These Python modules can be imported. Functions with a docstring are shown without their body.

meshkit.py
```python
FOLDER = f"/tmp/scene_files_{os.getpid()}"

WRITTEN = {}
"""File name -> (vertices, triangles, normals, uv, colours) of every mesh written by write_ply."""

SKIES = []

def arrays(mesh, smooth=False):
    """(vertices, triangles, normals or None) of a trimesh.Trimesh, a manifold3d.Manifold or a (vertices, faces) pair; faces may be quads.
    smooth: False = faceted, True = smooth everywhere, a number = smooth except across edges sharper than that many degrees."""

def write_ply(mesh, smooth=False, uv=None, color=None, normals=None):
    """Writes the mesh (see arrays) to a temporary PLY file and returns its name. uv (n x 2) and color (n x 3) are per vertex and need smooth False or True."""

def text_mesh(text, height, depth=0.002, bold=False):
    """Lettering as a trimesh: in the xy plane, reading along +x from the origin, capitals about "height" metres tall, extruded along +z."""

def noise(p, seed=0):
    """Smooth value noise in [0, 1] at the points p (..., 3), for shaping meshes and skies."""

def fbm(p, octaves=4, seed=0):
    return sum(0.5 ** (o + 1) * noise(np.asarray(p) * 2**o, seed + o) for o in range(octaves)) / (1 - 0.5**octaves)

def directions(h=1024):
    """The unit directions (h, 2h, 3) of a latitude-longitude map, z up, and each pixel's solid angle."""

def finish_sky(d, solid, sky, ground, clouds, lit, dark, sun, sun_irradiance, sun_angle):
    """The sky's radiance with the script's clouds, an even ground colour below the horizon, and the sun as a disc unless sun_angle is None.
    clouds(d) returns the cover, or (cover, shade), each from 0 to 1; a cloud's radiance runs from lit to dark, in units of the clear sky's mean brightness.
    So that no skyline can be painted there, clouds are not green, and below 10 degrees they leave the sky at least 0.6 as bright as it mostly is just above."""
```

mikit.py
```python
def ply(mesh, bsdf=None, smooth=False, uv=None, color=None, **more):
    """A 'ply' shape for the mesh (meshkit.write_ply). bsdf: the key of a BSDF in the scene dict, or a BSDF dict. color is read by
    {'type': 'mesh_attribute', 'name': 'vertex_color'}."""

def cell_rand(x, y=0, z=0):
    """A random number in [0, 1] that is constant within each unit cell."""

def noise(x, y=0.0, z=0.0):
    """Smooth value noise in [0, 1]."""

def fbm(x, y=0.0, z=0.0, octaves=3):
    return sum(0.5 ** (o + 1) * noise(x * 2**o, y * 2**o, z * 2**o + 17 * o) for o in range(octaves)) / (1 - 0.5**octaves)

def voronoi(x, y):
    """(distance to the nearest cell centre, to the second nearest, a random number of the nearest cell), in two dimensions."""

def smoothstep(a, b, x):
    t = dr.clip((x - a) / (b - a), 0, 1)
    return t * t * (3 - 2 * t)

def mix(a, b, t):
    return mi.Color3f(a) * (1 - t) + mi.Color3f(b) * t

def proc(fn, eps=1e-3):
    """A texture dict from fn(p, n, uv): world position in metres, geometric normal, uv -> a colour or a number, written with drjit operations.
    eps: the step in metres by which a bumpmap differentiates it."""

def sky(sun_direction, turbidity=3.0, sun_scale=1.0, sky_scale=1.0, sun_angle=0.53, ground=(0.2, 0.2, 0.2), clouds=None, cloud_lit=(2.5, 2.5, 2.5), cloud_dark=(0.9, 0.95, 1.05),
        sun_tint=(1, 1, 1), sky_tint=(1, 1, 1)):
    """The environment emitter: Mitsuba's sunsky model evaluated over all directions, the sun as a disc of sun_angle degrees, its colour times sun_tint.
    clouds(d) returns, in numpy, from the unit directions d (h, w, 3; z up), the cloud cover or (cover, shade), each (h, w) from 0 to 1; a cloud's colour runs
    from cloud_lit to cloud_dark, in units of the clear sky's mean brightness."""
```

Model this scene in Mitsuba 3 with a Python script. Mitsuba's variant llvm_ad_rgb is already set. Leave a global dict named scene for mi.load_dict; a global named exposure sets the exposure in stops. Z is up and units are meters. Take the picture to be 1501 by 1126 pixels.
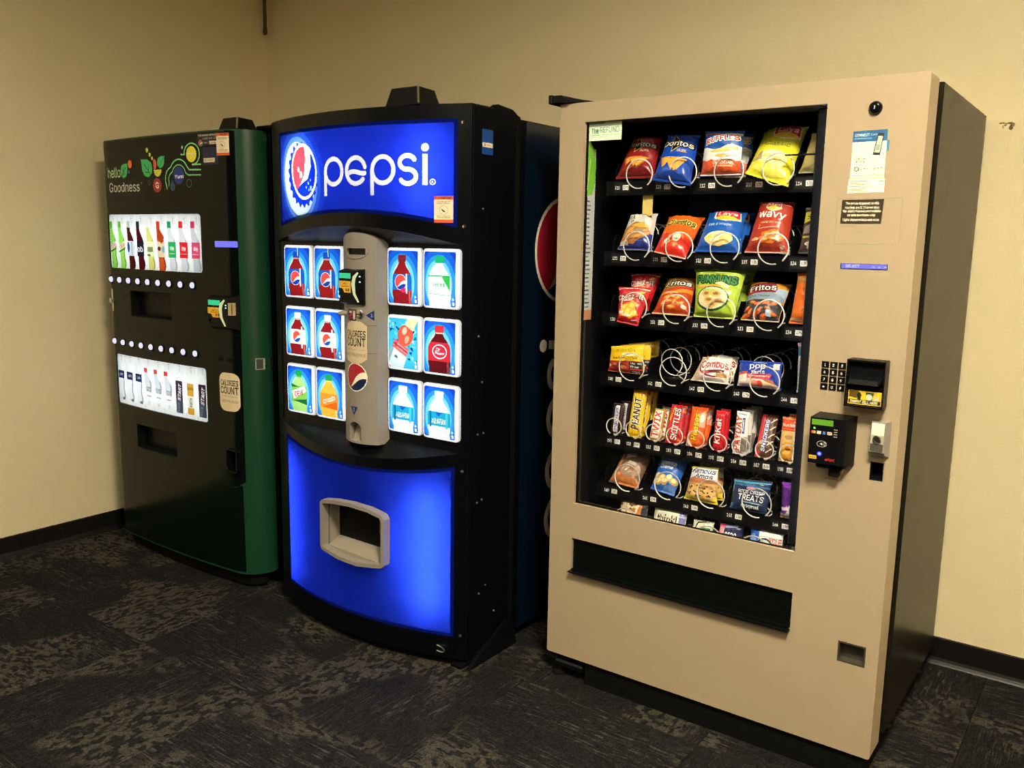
import math, random, numpy as np, trimesh, shapely, mitsuba as mi, drjit as dr, mikit, meshkit
from shapely.geometry import Polygon, LineString, Point, box as sbox
from shapely import affinity, unary_union
T = mi.ScalarTransform4f
scene, labels = {}, {}

# ------------------------------------------------------------------ camera, lamps of the room, exposure
CAM = np.array([3.9543, -3.1726, 1.4221])
YAW, PITCH, ROLL, FPX = -0.6265, 0.1628, -0.0174, 1275.26
_f = np.array([math.sin(YAW) * math.cos(PITCH), math.cos(YAW) * math.cos(PITCH), -math.sin(PITCH)])
_r = np.array([math.cos(YAW), -math.sin(YAW), 0.0])
_d = np.cross(_f, _r)
_down = -math.sin(ROLL) * _r + math.cos(ROLL) * _d
scene['camera'] = {'type': 'perspective', 'fov': math.degrees(2 * math.atan(750.5 / FPX)), 'fov_axis': 'x', 'near_clip': 0.05, 'far_clip': 60.0,
                   'to_world': T().look_at(origin=CAM.tolist(), target=(CAM + _f).tolist(), up=(-_down).tolist())}
exposure = 0.0
WARM = (1.0, 0.885, 0.615)
# ceiling troffers: centre x, y, half sizes, radiance
TROFFERS = [(3.97, -2.55, 0.30, 0.30, 182.0, 'square ceiling light in front of the beige snack machine'), (1.1, -3.2, 0.30, 0.30, 26.0, 'square ceiling light nearest the left wall'),
            (2.4, -5.0, 0.30, 0.30, 48.0, 'square ceiling light furthest from the machines'), (5.7, -3.8, 0.30, 0.30, 40.0, 'square ceiling light nearest the right wall')]
CEIL = 3.0


def lin(c):
    c = c.lstrip('#')
    v = np.array([int(c[i:i + 2], 16) for i in (0, 2, 4)]) / 255.0
    return np.where(v <= 0.04045, v / 12.92, ((v + 0.055) / 1.055) ** 2.4)


def rgb(*v):
    return {'type': 'rgb', 'value': [float(x) for x in (v if len(v) == 3 else v * 3)]}


def pr(color, rough=0.5, metal=0.0, spec=0.5, coat=0.0, coatg=0.9):
    d = {'type': 'principled', 'base_color': color if isinstance(color, dict) else rgb(*color), 'roughness': rough, 'specular': spec}
    if metal: d['metallic'] = metal
    if coat: d['clearcoat'], d['clearcoat_gloss'] = coat, coatg
    return {'type': 'twosided', 'b': d}


VC = {'type': 'mesh_attribute', 'name': 'vertex_color'}
noise, fbm, mix, sstep = mikit.noise, mikit.fbm, mikit.mix, mikit.smoothstep
TILE = 0.61


def carpet(p, n, uv):
    gx, gy = p.x / TILE, (p.y + 0.37) / TILE
    ix, iy = dr.floor(gx), dr.floor(gy)
    turn = dr.floor((ix + iy) / 2) * 2 == (ix + iy)
    r = mikit.cell_rand(ix, iy, 7)
    a, b = dr.select(turn, p.x, p.y), dr.select(turn, p.y, p.x)          # along, across the pile rows
    a, b = a + r * 3.1, b + r * 5.7
    patch = fbm(a * 3.2 + r * 9, b * 4.4, r * 5, 3)
    blot = fbm(a * 52, b * 84, 1.7, 2)
    m = sstep(0.46, 0.60, patch) * sstep(0.45, 0.54, blot)
    row = noise(a * 30, b * 360, 4.0)
    streak = sstep(0.66, 0.90, noise(a * 26, b * 300, 9.0)) * sstep(0.34, 0.66, fbm(a * 4.3, b * 9, 2.0, 2))
    tuft = noise(p.x * 620, p.y * 620, 1.0) * noise(p.x * 260, p.y * 260, 2.0)
    c = mix(mi.Color3f(0.0215, 0.0212, 0.0232), mi.Color3f(0.0370, 0.0362, 0.0385), row)
    c = mix(c, mi.Color3f(0.100, 0.091, 0.076), m * 0.92)
    c = mix(c, mi.Color3f(0.150, 0.145, 0.135), streak * 0.5)
    return c * (0.24 + 0.80 * tuft)


def wallpaint(p, n, uv):
    o = fbm(p.x * 160, p.y * 160, p.z * 160, 2)
    s = fbm(p.x * 1.7 + 3, p.y * 1.7, p.z * 1.7, 2)
    return mi.Color3f(0.75, 0.64, 0.42) * (0.955 + 0.05 * o + 0.04 * s)


MATS = {
    'carpet': {'type': 'twosided', 'b': {'type': 'diffuse', 'reflectance': mikit.proc(carpet)}},
    'wallpaint': {'type': 'twosided', 'b': {'type': 'principled', 'base_color': mikit.proc(wallpaint), 'roughness': 0.55, 'specular': 0.3}},
    'ceiling_white': pr((0.74, 0.71, 0.64), 0.9, spec=0.1),
    'rubber': pr((0.0055, 0.005, 0.005), 0.42, spec=0.35),
    'beige_paint': pr((0.375, 0.292, 0.200), 0.42, spec=0.3),
    'cabinet_dark': pr((0.011, 0.0095, 0.007), 0.3, spec=0.10),
    'black_paint': pr((0.0016, 0.0021, 0.0040), 0.5, spec=0.05),
    'black_satin': pr((0.0030, 0.0033, 0.0045), 0.36, spec=0.15),
    'black_gloss': pr((0.0024, 0.0038, 0.0034), 0.17, spec=0.17),
    'dark_green_gloss': pr((0.0012, 0.0052, 0.0030), 0.2, spec=0.22),
    'soda_black': pr((0.0014, 0.0020, 0.0040), 0.3, spec=0.2),
    'black_matte': pr((0.0035, 0.0035, 0.0038), 0.7, spec=0.1),
    'screen': pr((0.004, 0.004, 0.005), 0.3, spec=0.2),
    'green_paint': pr((0.007, 0.046, 0.022), 0.33, spec=0.4),
    'navy_gloss': pr((0.0015, 0.006, 0.018), 0.2, spec=0.4),
    'column_grey': pr((0.25, 0.225, 0.205), 0.5, spec=0.3),
    'bin_beige': pr((0.28, 0.245, 0.20), 0.5, spec=0.3),
    'white_inside': pr((0.75, 0.75, 0.75), 0.8, spec=0.1),
    'steel': pr((0.62, 0.62, 0.62), 0.28, metal=1.0),
    'wire': pr((0.62, 0.62, 0.62), 0.3, spec=0.6),
    'chrome': pr((0.80, 0.80, 0.80), 0.12, metal=1.0),
    'brown_pipe': pr((0.055, 0.032, 0.022), 0.55),
    'smoke_plastic': pr((0.05, 0.045, 0.035), 0.15),
    'print': pr(VC, 0.45, spec=0.4),
    'print_gloss': pr(VC, 0.28, spec=0.5),
    'wrapper': pr(VC, 0.30, spec=0.55, coat=0.35, coatg=0.85),
    'backlit': {'type': 'principledthin', 'base_color': VC, 'roughness': 0.35, 'diff_trans': 1.5, 'eta': 1.45},
    'strip_yellow': pr((0.72, 0.56, 0.18), 0.5),
    'glass': {'type': 'thindielectric', 'int_ior': 1.5},
}
for k, v in MATS.items(): scene[k] = v
_taken = set()


def numbered(name):
    k, i = name, 0
    while k in _taken:
        i += 1
        k = f'{name}_{i:03d}'
    _taken.add(k)
    return k


def put(parent, name, mesh, mat, smooth=False, label=None, color=None, emit=None, weight=None, **more):
    """One entry of the scene: a part of parent (or a top-level thing where parent is None). Returns its key."""
    key = numbered(f'{parent}__{name}' if parent else name)
    if isinstance(mesh, dict):
        d = dict(mesh); d['bsdf'] = {'type': 'ref', 'id': mat}
    else:
        d = mikit.ply(mesh, mat, smooth=smooth, color=color)
    if emit is not None:
        d['emitter'] = {'type': 'area', 'radiance': rgb(*emit)}
        if weight is not None: d['emitter']['sampling_weight'] = float(weight)
    d.update(more)
    scene[key] = d
    if label: labels[key] = {'label': label}
    return key


def thing(name, label, category, group=None):
    key = numbered(name)
    labels[key] = {'label': label, 'category': category}
    if group: labels[key]['group'] = group
    return key


# ------------------------------------------------------------------ mesh helpers
def box(x0, x1, y0, y1, z0, z1, c=0.0):
    if c <= 0:
        return trimesh.creation.box(bounds=[(x0, y0, z0), (x1, y1, z1)])
    pts = []
    for x, sx in ((x0, 1), (x1, -1)):
        for y, sy in ((y0, 1), (y1, -1)):
            for z, sz in ((z0, 1), (z1, -1)):
                pts += [(x + sx * c, y, z), (x, y + sy * c, z), (x, y, z + sz * c)] if False else [(x + sx * c, y + sy * c, z), (x + sx * c, y, z + sz * c), (x, y + sy * c, z + sz * c)]
    return trimesh.Trimesh(pts, process=False).convex_hull


def hull(pts):
    return trimesh.convex.convex_hull(np.asarray(pts, float))


def cat(*m):
    m = [x for y in m for x in (y if isinstance(y, (list, tuple)) else [y])]
    return trimesh.util.concatenate(m)


def polys(g):
    return [q for q in getattr(g, 'geoms', [g]) if isinstance(q, Polygon) and q.area > 1e-9] if not isinstance(g, Polygon) else [g]


def ext(g, d):
    return cat([trimesh.creation.extrude_polygon(q, d, engine='earcut') for q in polys(g)])


def front(g, y, d):
    """A polygon in (x, z) as a plate whose back lies at y and whose face stands d nearer to the room."""
    m = ext(g, d)
    v = m.vertices
    m.vertices = np.column_stack([v[:, 0], y - v[:, 2], v[:, 1]])
    return m


def plan(g, z0, z1):
    m = ext(g, z1 - z0)
    m.vertices[:, 2] += z0
    return m


def side(g, x0, x1):
    """A polygon in (y, z) from x0 to x1."""
    m = ext(g, x1 - x0)
    v = m.vertices
    m.vertices = np.column_stack([x0 + v[:, 2], v[:, 0], v[:, 1]])
    return m


def fine(m, edge):
    v, f = trimesh.remesh.subdivide_to_size(m.vertices, m.faces, edge, max_iter=14)
    return trimesh.Trimesh(v, f, process=False)


def warp(g, d, fn, edge=0.02, w0=0.0):
    """A polygon (x, z) with thickness d on a curved face: fn(x, z, w) -> points."""
    m = fine(ext(g, d), edge)
    v = m.vertices
    m.vertices = fn(v[:, 0], v[:, 1], v[:, 2] + w0)
    return m


def rrect(x0, x1, z0, z1, r):
    return sbox(x0 + r, z0 + r, x1 - r, z1 - r).buffer(r, quad_segs=5) if r > 0 else sbox(x0, z0, x1, z1)


def tube(points, r, sides=8, caps=True):
    p = np.asarray(points, float)
    t = np.gradient(p, axis=0)
    t /= np.linalg.norm(t, axis=1, keepdims=True) + 1e-12
    ref = np.array([0.31, 0.22, 0.92]) if abs(t[0, 2]) < 0.8 else np.array([0.9, 0.3, 0.1])
    a = []
    for k in range(len(p)):
        ref = ref - t[k] * ref.dot(t[k]); ref /= np.linalg.norm(ref); a.append(ref.copy())
    a = np.array(a); b = np.cross(t, a)
    ang = np.arange(sides) * 2 * np.pi / sides
    rr = np.broadcast_to(r, (len(p),))[:, None, None]
    v = (p[:, None] + rr * (np.cos(ang)[None, :, None] * a[:, None] + np.sin(ang)[None, :, None] * b[:, None])).reshape(-1, 3)
    i, j = np.meshgrid(np.arange(len(p) - 1), np.arange(sides), indexing='ij')
    q = np.stack([i * sides + j, i * sides + (j + 1) % sides, (i + 1) * sides + (j + 1) % sides, (i + 1) * sides + j], -1).reshape(-1, 4)
    f = np.vstack([q[:, [0, 1, 2]], q[:, [0, 2, 3]]])
    if caps:
        n = len(v); v = np.vstack([v, p[0], p[-1]]); k = np.arange(sides); e = (len(p) - 1) * sides
        f = np.vstack([f, np.stack([(k + 1) % sides, k, k * 0 + n], 1), np.stack([e + k, e + (k + 1) % sides, k * 0 + n + 1], 1)])
    return trimesh.Trimesh(v, f, process=False)


def knob(x, z, prof, y, n=24, sx=1.0, sz=1.0):
    """A turned piece standing out of a front at y: prof = [(radius, height out of the face), ...]."""
    prof = np.array(prof, float)
    a = np.arange(n) * 2 * np.pi / n
    v = np.stack([x + sx * prof[:, :1] * np.cos(a), y - prof[:, 1:2] + 0 * a, z + sz * prof[:, :1] * np.sin(a)], -1).reshape(-1, 3)
    i, j = np.meshgrid(np.arange(len(prof) - 1), np.arange(n), indexing='ij')
    q = np.stack([i * n + j, i * n + (j + 1) % n, (i + 1) * n + (j + 1) % n, (i + 1) * n + j], -1).reshape(-1, 4)
    f = np.vstack([q[:, [0, 1, 2]], q[:, [0, 2, 3]]])
    c = len(v); v = np.vstack([v, [x, y - prof[-1, 1], z]])
    k = np.arange(n); e = (len(prof) - 1) * n
    f = np.vstack([f, np.stack([e + k, e + (k + 1) % n, k * 0 + c], 1)])
    return trimesh.Trimesh(v, f, process=False)


def boolean(op, a, *b):
    import manifold3d as m3
    def mf(t):
        t = trimesh.Trimesh(t.vertices, t.faces); t.merge_vertices()
        return m3.Manifold(m3.Mesh(np.asarray(t.vertices, np.float32), np.asarray(t.faces, np.uint32)))
    r = mf(a)
    for x in b: r = r - mf(x) if op == '-' else r + mf(x)
    o = r.to_mesh()
    return trimesh.Trimesh(o.vert_properties[:, :3], o.tri_verts, process=False)


def emitting(v):
    """A flat four-cornered sheet; it faces the side from which its corners run anticlockwise."""
    return trimesh.Trimesh(v, [[0, 1, 2], [0, 2, 3]], process=False)


# ------------------------------------------------------------------ flat print, as coloured outlines
_texts = {}


def glyphs(s, bold=False):
    if (s, bold) not in _texts:
        m = meshkit.text_mesh(s, 1.0, 0.01, bold)
        k = np.abs(m.vertices[m.faces][:, :, 2] - 0.01).max(1) < 1e-6
        g = unary_union([Polygon(t[:, :2]).buffer(0.004) for t in m.vertices[m.faces[k]]]).simplify(0.012)
        _texts[s, bold] = g
    return _texts[s, bold]


class Art:
    """A print: coloured shapes laid one over another; cut so that they do not overlap, each takes its own place in one sheet."""

    def __init__(self): self.s = []

    def add(self, g, c):
        if not g.is_empty: self.s.append((g, c))
        return self

    def rect(self, x0, z0, x1, z1, c, r=0.0): return self.add(rrect(x0, x1, z0, z1, r), c)
    def poly(self, p, c): return self.add(Polygon(p).buffer(0), c)
    def ell(self, x, z, rx, rz, c, rot=0): return self.add(affinity.rotate(affinity.scale(Point(x, z).buffer(1.0, quad_segs=7), rx, rz), rot), c)
    def ring(self, x, z, r, w, c, rz=None): return self.add(affinity.scale(Point(x, z).buffer(1.0, quad_segs=8), r, rz or r).difference(affinity.scale(Point(x, z).buffer(1.0, quad_segs=8), r - w, (rz or r) - w)), c)
    def line(self, p, w, c): return self.add(LineString(p).buffer(w / 2, quad_segs=3), c)

    def text(self, s, x, z, w, h, c, bold=True, rot=0, shear=0, halo=None, arch=0.0):
        """Lettering w wide and h high, centred on (x, z)."""
        g = glyphs(s, bold)
        x0, y0, x1, y1 = g.bounds
        g = affinity.translate(g, -(x0 + x1) / 2, -(y0 + y1) / 2)
        g = affinity.scale(g, w / (x1 - x0), h / (y1 - y0), origin=(0, 0))
        if shear: g = affinity.skew(g, shear, 0, origin=(0, 0))
        if arch:
            g = shapely.transform(shapely.segmentize(g, w / 20), lambda p: p + np.column_stack([p[:, 0] * 0, arch * (1 - (2 * p[:, 0] / w) ** 2)]))
        g = affinity.translate(affinity.rotate(g, rot, origin=(0, 0)), x, z)
        if halo:
            for c2, k in halo: self.add(g.buffer(k, quad_segs=2).simplify(k * 0.15), c2)
        return self.add(g, c)

    def build(self, fn, edge=None, w=0.0004, clip=None):
        v, f, col, n, seen = [], [], [], 0, None
        for g, c in reversed(self.s):
            if clip is not None: g = g.intersection(clip)
            h = g if seen is None else g.difference(seen)
            seen = g if seen is None else unary_union([seen, g])
            for q in polys(h):
                q = q.simplify(1e-5)
                if q.area < 4e-8 or not q.is_valid: continue
                a, b = trimesh.creation.triangulate_polygon(q, engine='earcut')
                if len(b) == 0: continue
                a = np.column_stack([a, np.zeros(len(a))])
                if edge: a, b = trimesh.remesh.subdivide_to_size(a, b, edge, max_iter=12)
                v.append(a); f.append(np.asarray(b) + n); n += len(a)
                col.append(np.repeat(lin(c)[None] if isinstance(c, str) else np.array([c]), len(a), 0))
        v, f, col = np.vstack(v), np.vstack(f), np.vstack(col)
        p = fn(v[:, 0], v[:, 1], np.full(len(v), w))
        d = (p[f[:, 1]] - p[f[:, 0]]); e = (p[f[:, 2]] - p[f[:, 0]])
        nn = np.cross(d, e)
        wrong = (nn[:, 1] > 0) if abs(nn[:, 1]).sum() > abs(nn[:, 0]).sum() else (nn[:, 0] < 0)
        f[wrong] = f[wrong][:, ::-1]
        return trimesh.Trimesh(p, f, process=False), col


def art(parent, name, A, fn, mat='print', edge=None, label=None, w=0.0004, clip=None):
    m, c = A.build(fn, edge, w, clip)
    return put(parent, name, m, mat, color=c, label=label)


def globe(A, x, z, r, rot=0, ring='#f2ead8', red='#a81f36', white='#f2ead8', blue='#0c1c48', sx=1.0):
    """The soda emblem: a disc of red above, a white wave, blue below."""
    disc = Point(0, 0).buffer(0.93, quad_segs=12)
    up = [(-1.2, -0.12)] + [(t, -0.28 + 0.34 * t + 0.34 * math.sin((t + 0.35) * 2.0)) for t in np.linspace(-1, 1, 21)] + [(1.2, 1.2), (-1.2, 1.2)]
    dn = [(t, -0.42 + 0.10 * t + 0.17 * math.sin((t + 0.1) * 2.6)) for t in np.linspace(-1.1, 1.1, 21)] + [(1.2, -1.2), (-1.2, -1.2)]
    def tr(g): return affinity.translate(affinity.scale(affinity.rotate(g, rot, origin=(0, 0)), r * sx, r, origin=(0, 0)), x, z)
    A.add(tr(Point(0, 0).buffer(1.0, quad_segs=12)), ring)
    A.add(tr(disc), white)
    A.add(tr(disc.intersection(Polygon(up).buffer(0))), red)
    A.add(tr(disc.intersection(Polygon(dn).buffer(0))), blue)


def arc(cx, cz, rx, rz, a0, a1, n=28):
    a = np.radians(np.linspace(a0, a1, n))
    return [(cx + rx * math.cos(t), cz + rz * math.sin(t)) for t in a]


def soda_word():
    """The word on the soda sign in round strokes, x-height 1, starting at x = 0: list of (shape) letters; heights and gaps as on the sign."""
    w = 0.155
    def st(p): return LineString(p).buffer(w / 2, quad_segs=4)
    def stem(x, z0, z1): return sbox(x - w / 2, z0, x + w / 2, z1)
    out = []
    for k in range(2):
        o = (0.0, 2.19)[k]
        p = unary_union([st(arc(o + 0.50, 0.5, 0.42, 0.42, 0, 360, 40)), stem(o + 0.075, -0.31, 0.55)])
        out.append(p)
    bar = [(1.15 + 0.80 * t, 0.44 + 0.035 * math.sin((t - 0.15) * 6.3)) for t in np.linspace(0, 1, 12)]
    out.append(unary_union([st(arc(1.56, 0.5, 0.42, 0.42, -8, 318, 44)[3:]), st(bar)]))
    s = arc(3.62, 0.715, 0.275, 0.215, 25, 265, 22) + arc(3.64, 0.275, 0.29, 0.225, 90, -150, 24)
    out.append(st(s))
    out.append(sbox(4.24 - 0.092, 0, 4.24 + 0.092, 0.965))
    out.append(Point(4.24, 1.168).buffer(0.13))
    return out

# ------------------------------------------------------------------ the room
RX, RY = 11 * TILE, -5.86


def struct(name, mesh, mat, label=None, **k):
    key = put(None, name, mesh, mat, **k)
    labels[key] = {'kind': 'structure', **({'label': label} if label else {})}
    return key


fl = struct('floor', box(-0.2, RX + 0.2, RY - 0.2, 0.2, -0.12, -0.006), 'rubber', 'dark carpet tile floor')
for i in range(11):
    for j in range(-1, 9):
        y1 = min(-0.0005, -0.37 - TILE * (j)) if j >= 0 else -0.0005
        y0 = -0.37 - TILE * (j + 1) if j >= 0 else -0.37
        if y1 - y0 < 0.02 or y0 < RY - 0.01: continue
        dz = 0.0006 * ((i * 7 + j * 3) % 3)
        m = box(i * TILE + 0.0006, (i + 1) * TILE - 0.0006, y0 + 0.0006, y1 - 0.0006, -0.007, -dz * 0.5, 0.0012)
        put(fl, 'carpet_tile', m, 'carpet')
wb = struct('wall_back', box(-0.15, RX + 0.15, 0.0, 0.15, -0.05, CEIL), 'wallpaint', 'tan painted wall behind the machines')
struct('wall_left', box(-0.15, 0.0, -3.7, 0.0, -0.05, CEIL), 'wallpaint', 'tan painted side wall beside the green machine')
struct('wall_right', box(RX, RX + 0.15, RY, 0.0, -0.05, CEIL), 'wallpaint')
struct('ceiling', box(-0.15, RX + 0.15, RY - 0.15, 0.15, CEIL, CEIL + 0.1), 'ceiling_white')
cove = Polygon([(0, 0.095), (-0.004, 0.0955), (-0.0055, 0.092), (-0.0055, 0.022), (-0.009, 0.012), (-0.016, 0.005), (-0.019, 0.0008), (0, 0.0008)])
struct('baseboard_back', side(cove, 0.02, RX - 0.02), 'rubber', 'black rubber cove base along the back wall')
m = side(cove, 0.0, 3.7)
m.vertices = np.column_stack([-m.vertices[:, 1], -m.vertices[:, 0], m.vertices[:, 2]]); m.invert() if m.volume < 0 else None
struct('baseboard_left', m, 'rubber', 'black rubber cove base along the side wall')
# torn paint on the back wall
A = Art()
rs = np.random.RandomState(5)
for (x, z, rx, rz, c) in [(3.530, 1.812, .012, .003, '#7a5a2c'), (3.552, 1.811, .014, .003, '#6e5128'), (3.556, 1.800, .006, .010, '#5c4220'), (3.541, 1.806, .004, .006, '#927140'), (3.563, 1.805, .003, .007, '#8a6a3a'), (3.535, 1.800, .0025, .006, '#b08d55')]:
    p = [(x + rx * (0.6 + 0.6 * rs.rand()) * math.cos(t), z + rz * (0.6 + 0.6 * rs.rand()) * math.sin(t)) for t in np.linspace(0, 6.1, 11)]
    A.poly(p, c)
art(wb, 'paint_scuff', A, lambda x, z, w: np.column_stack([x, -w, z]), label='brown scuff where paint is torn off')

for (x, y, hx, hy, L, say) in TROFFERS:
    t = thing('ceiling_light', say, 'ceiling light', 'ceiling lights')
    z = CEIL - 0.001
    fr = sbox(x - hx - .03, y - hy - .03, x + hx + .03, y + hy + .03).difference(sbox(x - hx, y - hy, x + hx, y + hy))
    put(t, 'frame', plan(fr, z - 0.05, z), 'ceiling_white')
    put(t, 'diffuser', emitting([(x - hx, y - hy, z - .02), (x - hx, y + hy, z - .02), (x + hx, y + hy, z - .02), (x + hx, y - hy, z - .02)]), 'white_inside',
        emit=[L * c for c in WARM], weight=6.0)

t = thing('conduit_pipe', 'thin brown pipe hanging down in the corner of the two walls', 'pipe')
put(t, 'pipe', tube([(0.048, -0.048, CEIL - .002), (0.048, -0.048, 2.50)], 0.009, 12), 'brown_pipe', smooth=40)
put(t, 'end_cap', tube([(0.048, -0.048, 2.505), (0.048, -0.048, 2.500), (0.048, -0.048, 2.478), (0.048, -0.048, 2.474)], [0.010, 0.0115, 0.0115, 0.008], 12), 'brown_pipe', smooth=40)

# ------------------------------------------------------------------ green bottle machine
GX = lambda x: x * 1.033 - 0.0165


def gy(x):
    x = np.asarray(x, float)
    y = -1.103 + 0.1 * (x - 0.69) ** 2
    u = np.clip((x - 1.08) / 0.10, 0, 1); y = y + 0.10 * (1 - np.sqrt(np.maximum(1 - u ** 2, 0)))
    u = np.clip((0.255 - x) / 0.04, 0, 1)
    return y + 0.04 * (1 - np.sqrt(np.maximum(1 - u ** 2, 0)))


def onG(x, z, w): return np.column_stack([x, gy(x) - w, z])


gm = thing('drink_machine', 'dark green drink vending machine with two lit bottle displays, beside the left wall', 'vending machine')
xs = np.concatenate([0.215 + 0.04 * (1 - np.cos(np.linspace(0, 1.5708, 8))), np.linspace(0.26, 1.08, 24), 1.08 + 0.10 * np.sin(np.linspace(0.05, 1.5708, 14))])
outline = Polygon([(0.215, -0.96)] + [(x, float(gy(x))) for x in xs] + [(1.18, -0.96)])
door = plan(outline, 0.067, 1.818)
W1 = rrect(0.243, 0.945, 1.273, 1.510, 0.018); W2 = rrect(0.249, 0.942, 0.670, 0.901, 0.018)
S1 = rrect(GX(.4175), GX(.7205), 1.075, 1.186, 0.004); S2 = rrect(GX(.4125), GX(.714), 0.493, 0.600, 0.004)
R1 = rrect(1.050, 1.118, 0.492, 0.586, 0.012)
cut = [front(W1.buffer(-.004), -1.03, 0.2), front(W2.buffer(-.004), -1.03, 0.2), front(S1, -1.055, 0.2), front(S2, -1.055, 0.2), front(R1, -1.06, 0.2)]
put(gm, 'door', boolean('-', door, *cut), 'green_paint', smooth=35)
swoosh = [(.216, .162), (.255, .176), (.484, .2605), (.744, .370), (.871, .434), (.963, .492), (1.00, .505), (1.06, .47), (1.105, .44), (1.131, .455)]
cover = Polygon(swoosh + [(1.131, 1.812), (.216, 1.812)]).difference(unary_union([W1, W2, S1, S2, R1]))
put(gm, 'front_cover', warp(cover, 0.002, onG, 0.03, 0.0006), 'black_gloss', smooth=30, label='glossy black cover with a curved lower edge')
put(gm, 'lower_cover', warp(Polygon([(x, z - .0008) for x, z in swoosh[:-1]] + [(1.120, .436), (1.122, .078), (.217, .074)]).difference(R1), 0.002, onG, 0.03, 0.0004), 'dark_green_gloss', smooth=30, label='dark green lower cover')
put(gm, 'cabinet', box(0.225, 1.200, -0.962, -0.07, 0.03, 1.822, 0.004), 'black_paint')
put(gm, 'kick_plate', plan(outline.buffer(-0.03), 0.012, 0.066), 'black_matte')
for x in (0.30, 1.10):
    for y in (-0.85, -0.2):
        put(gm, 'foot', tube([(x, y, 0.0), (x, y, 0.004), (x, y, 0.006), (x, y, 0.034)], [.028, .028, .012, .012], 14), 'rubber', smooth=40)
put(gm, 'top_bracket', box(1.150, 1.298, -0.985, -0.60, 1.822, 1.836, 0.002), 'black_paint')
for z in (1.744, 1.31, 1.12, .93, .62, .33):
    put(gm, 'screw', tube([(1.2, -0.935, z), (1.2045, -0.935, z)], [.006, .004], 10), 'steel')
put(gm, 'lock_plate', fine(box(1.181, 1.183, -0.975, -0.963, 0.905, 0.952), 1), 'steel')
A = Art().rect(1.165, .907, 1.1785, .952, '#9a9a92').rect(1.1668, .910, 1.1768, .949, '#3c3f3c')
art(gm, 'serial_plate', A, onG, edge=.004, label='small silver serial plate')

# the two lit displays
DK, LT = '#5b6068', '#b8bec6'


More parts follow.
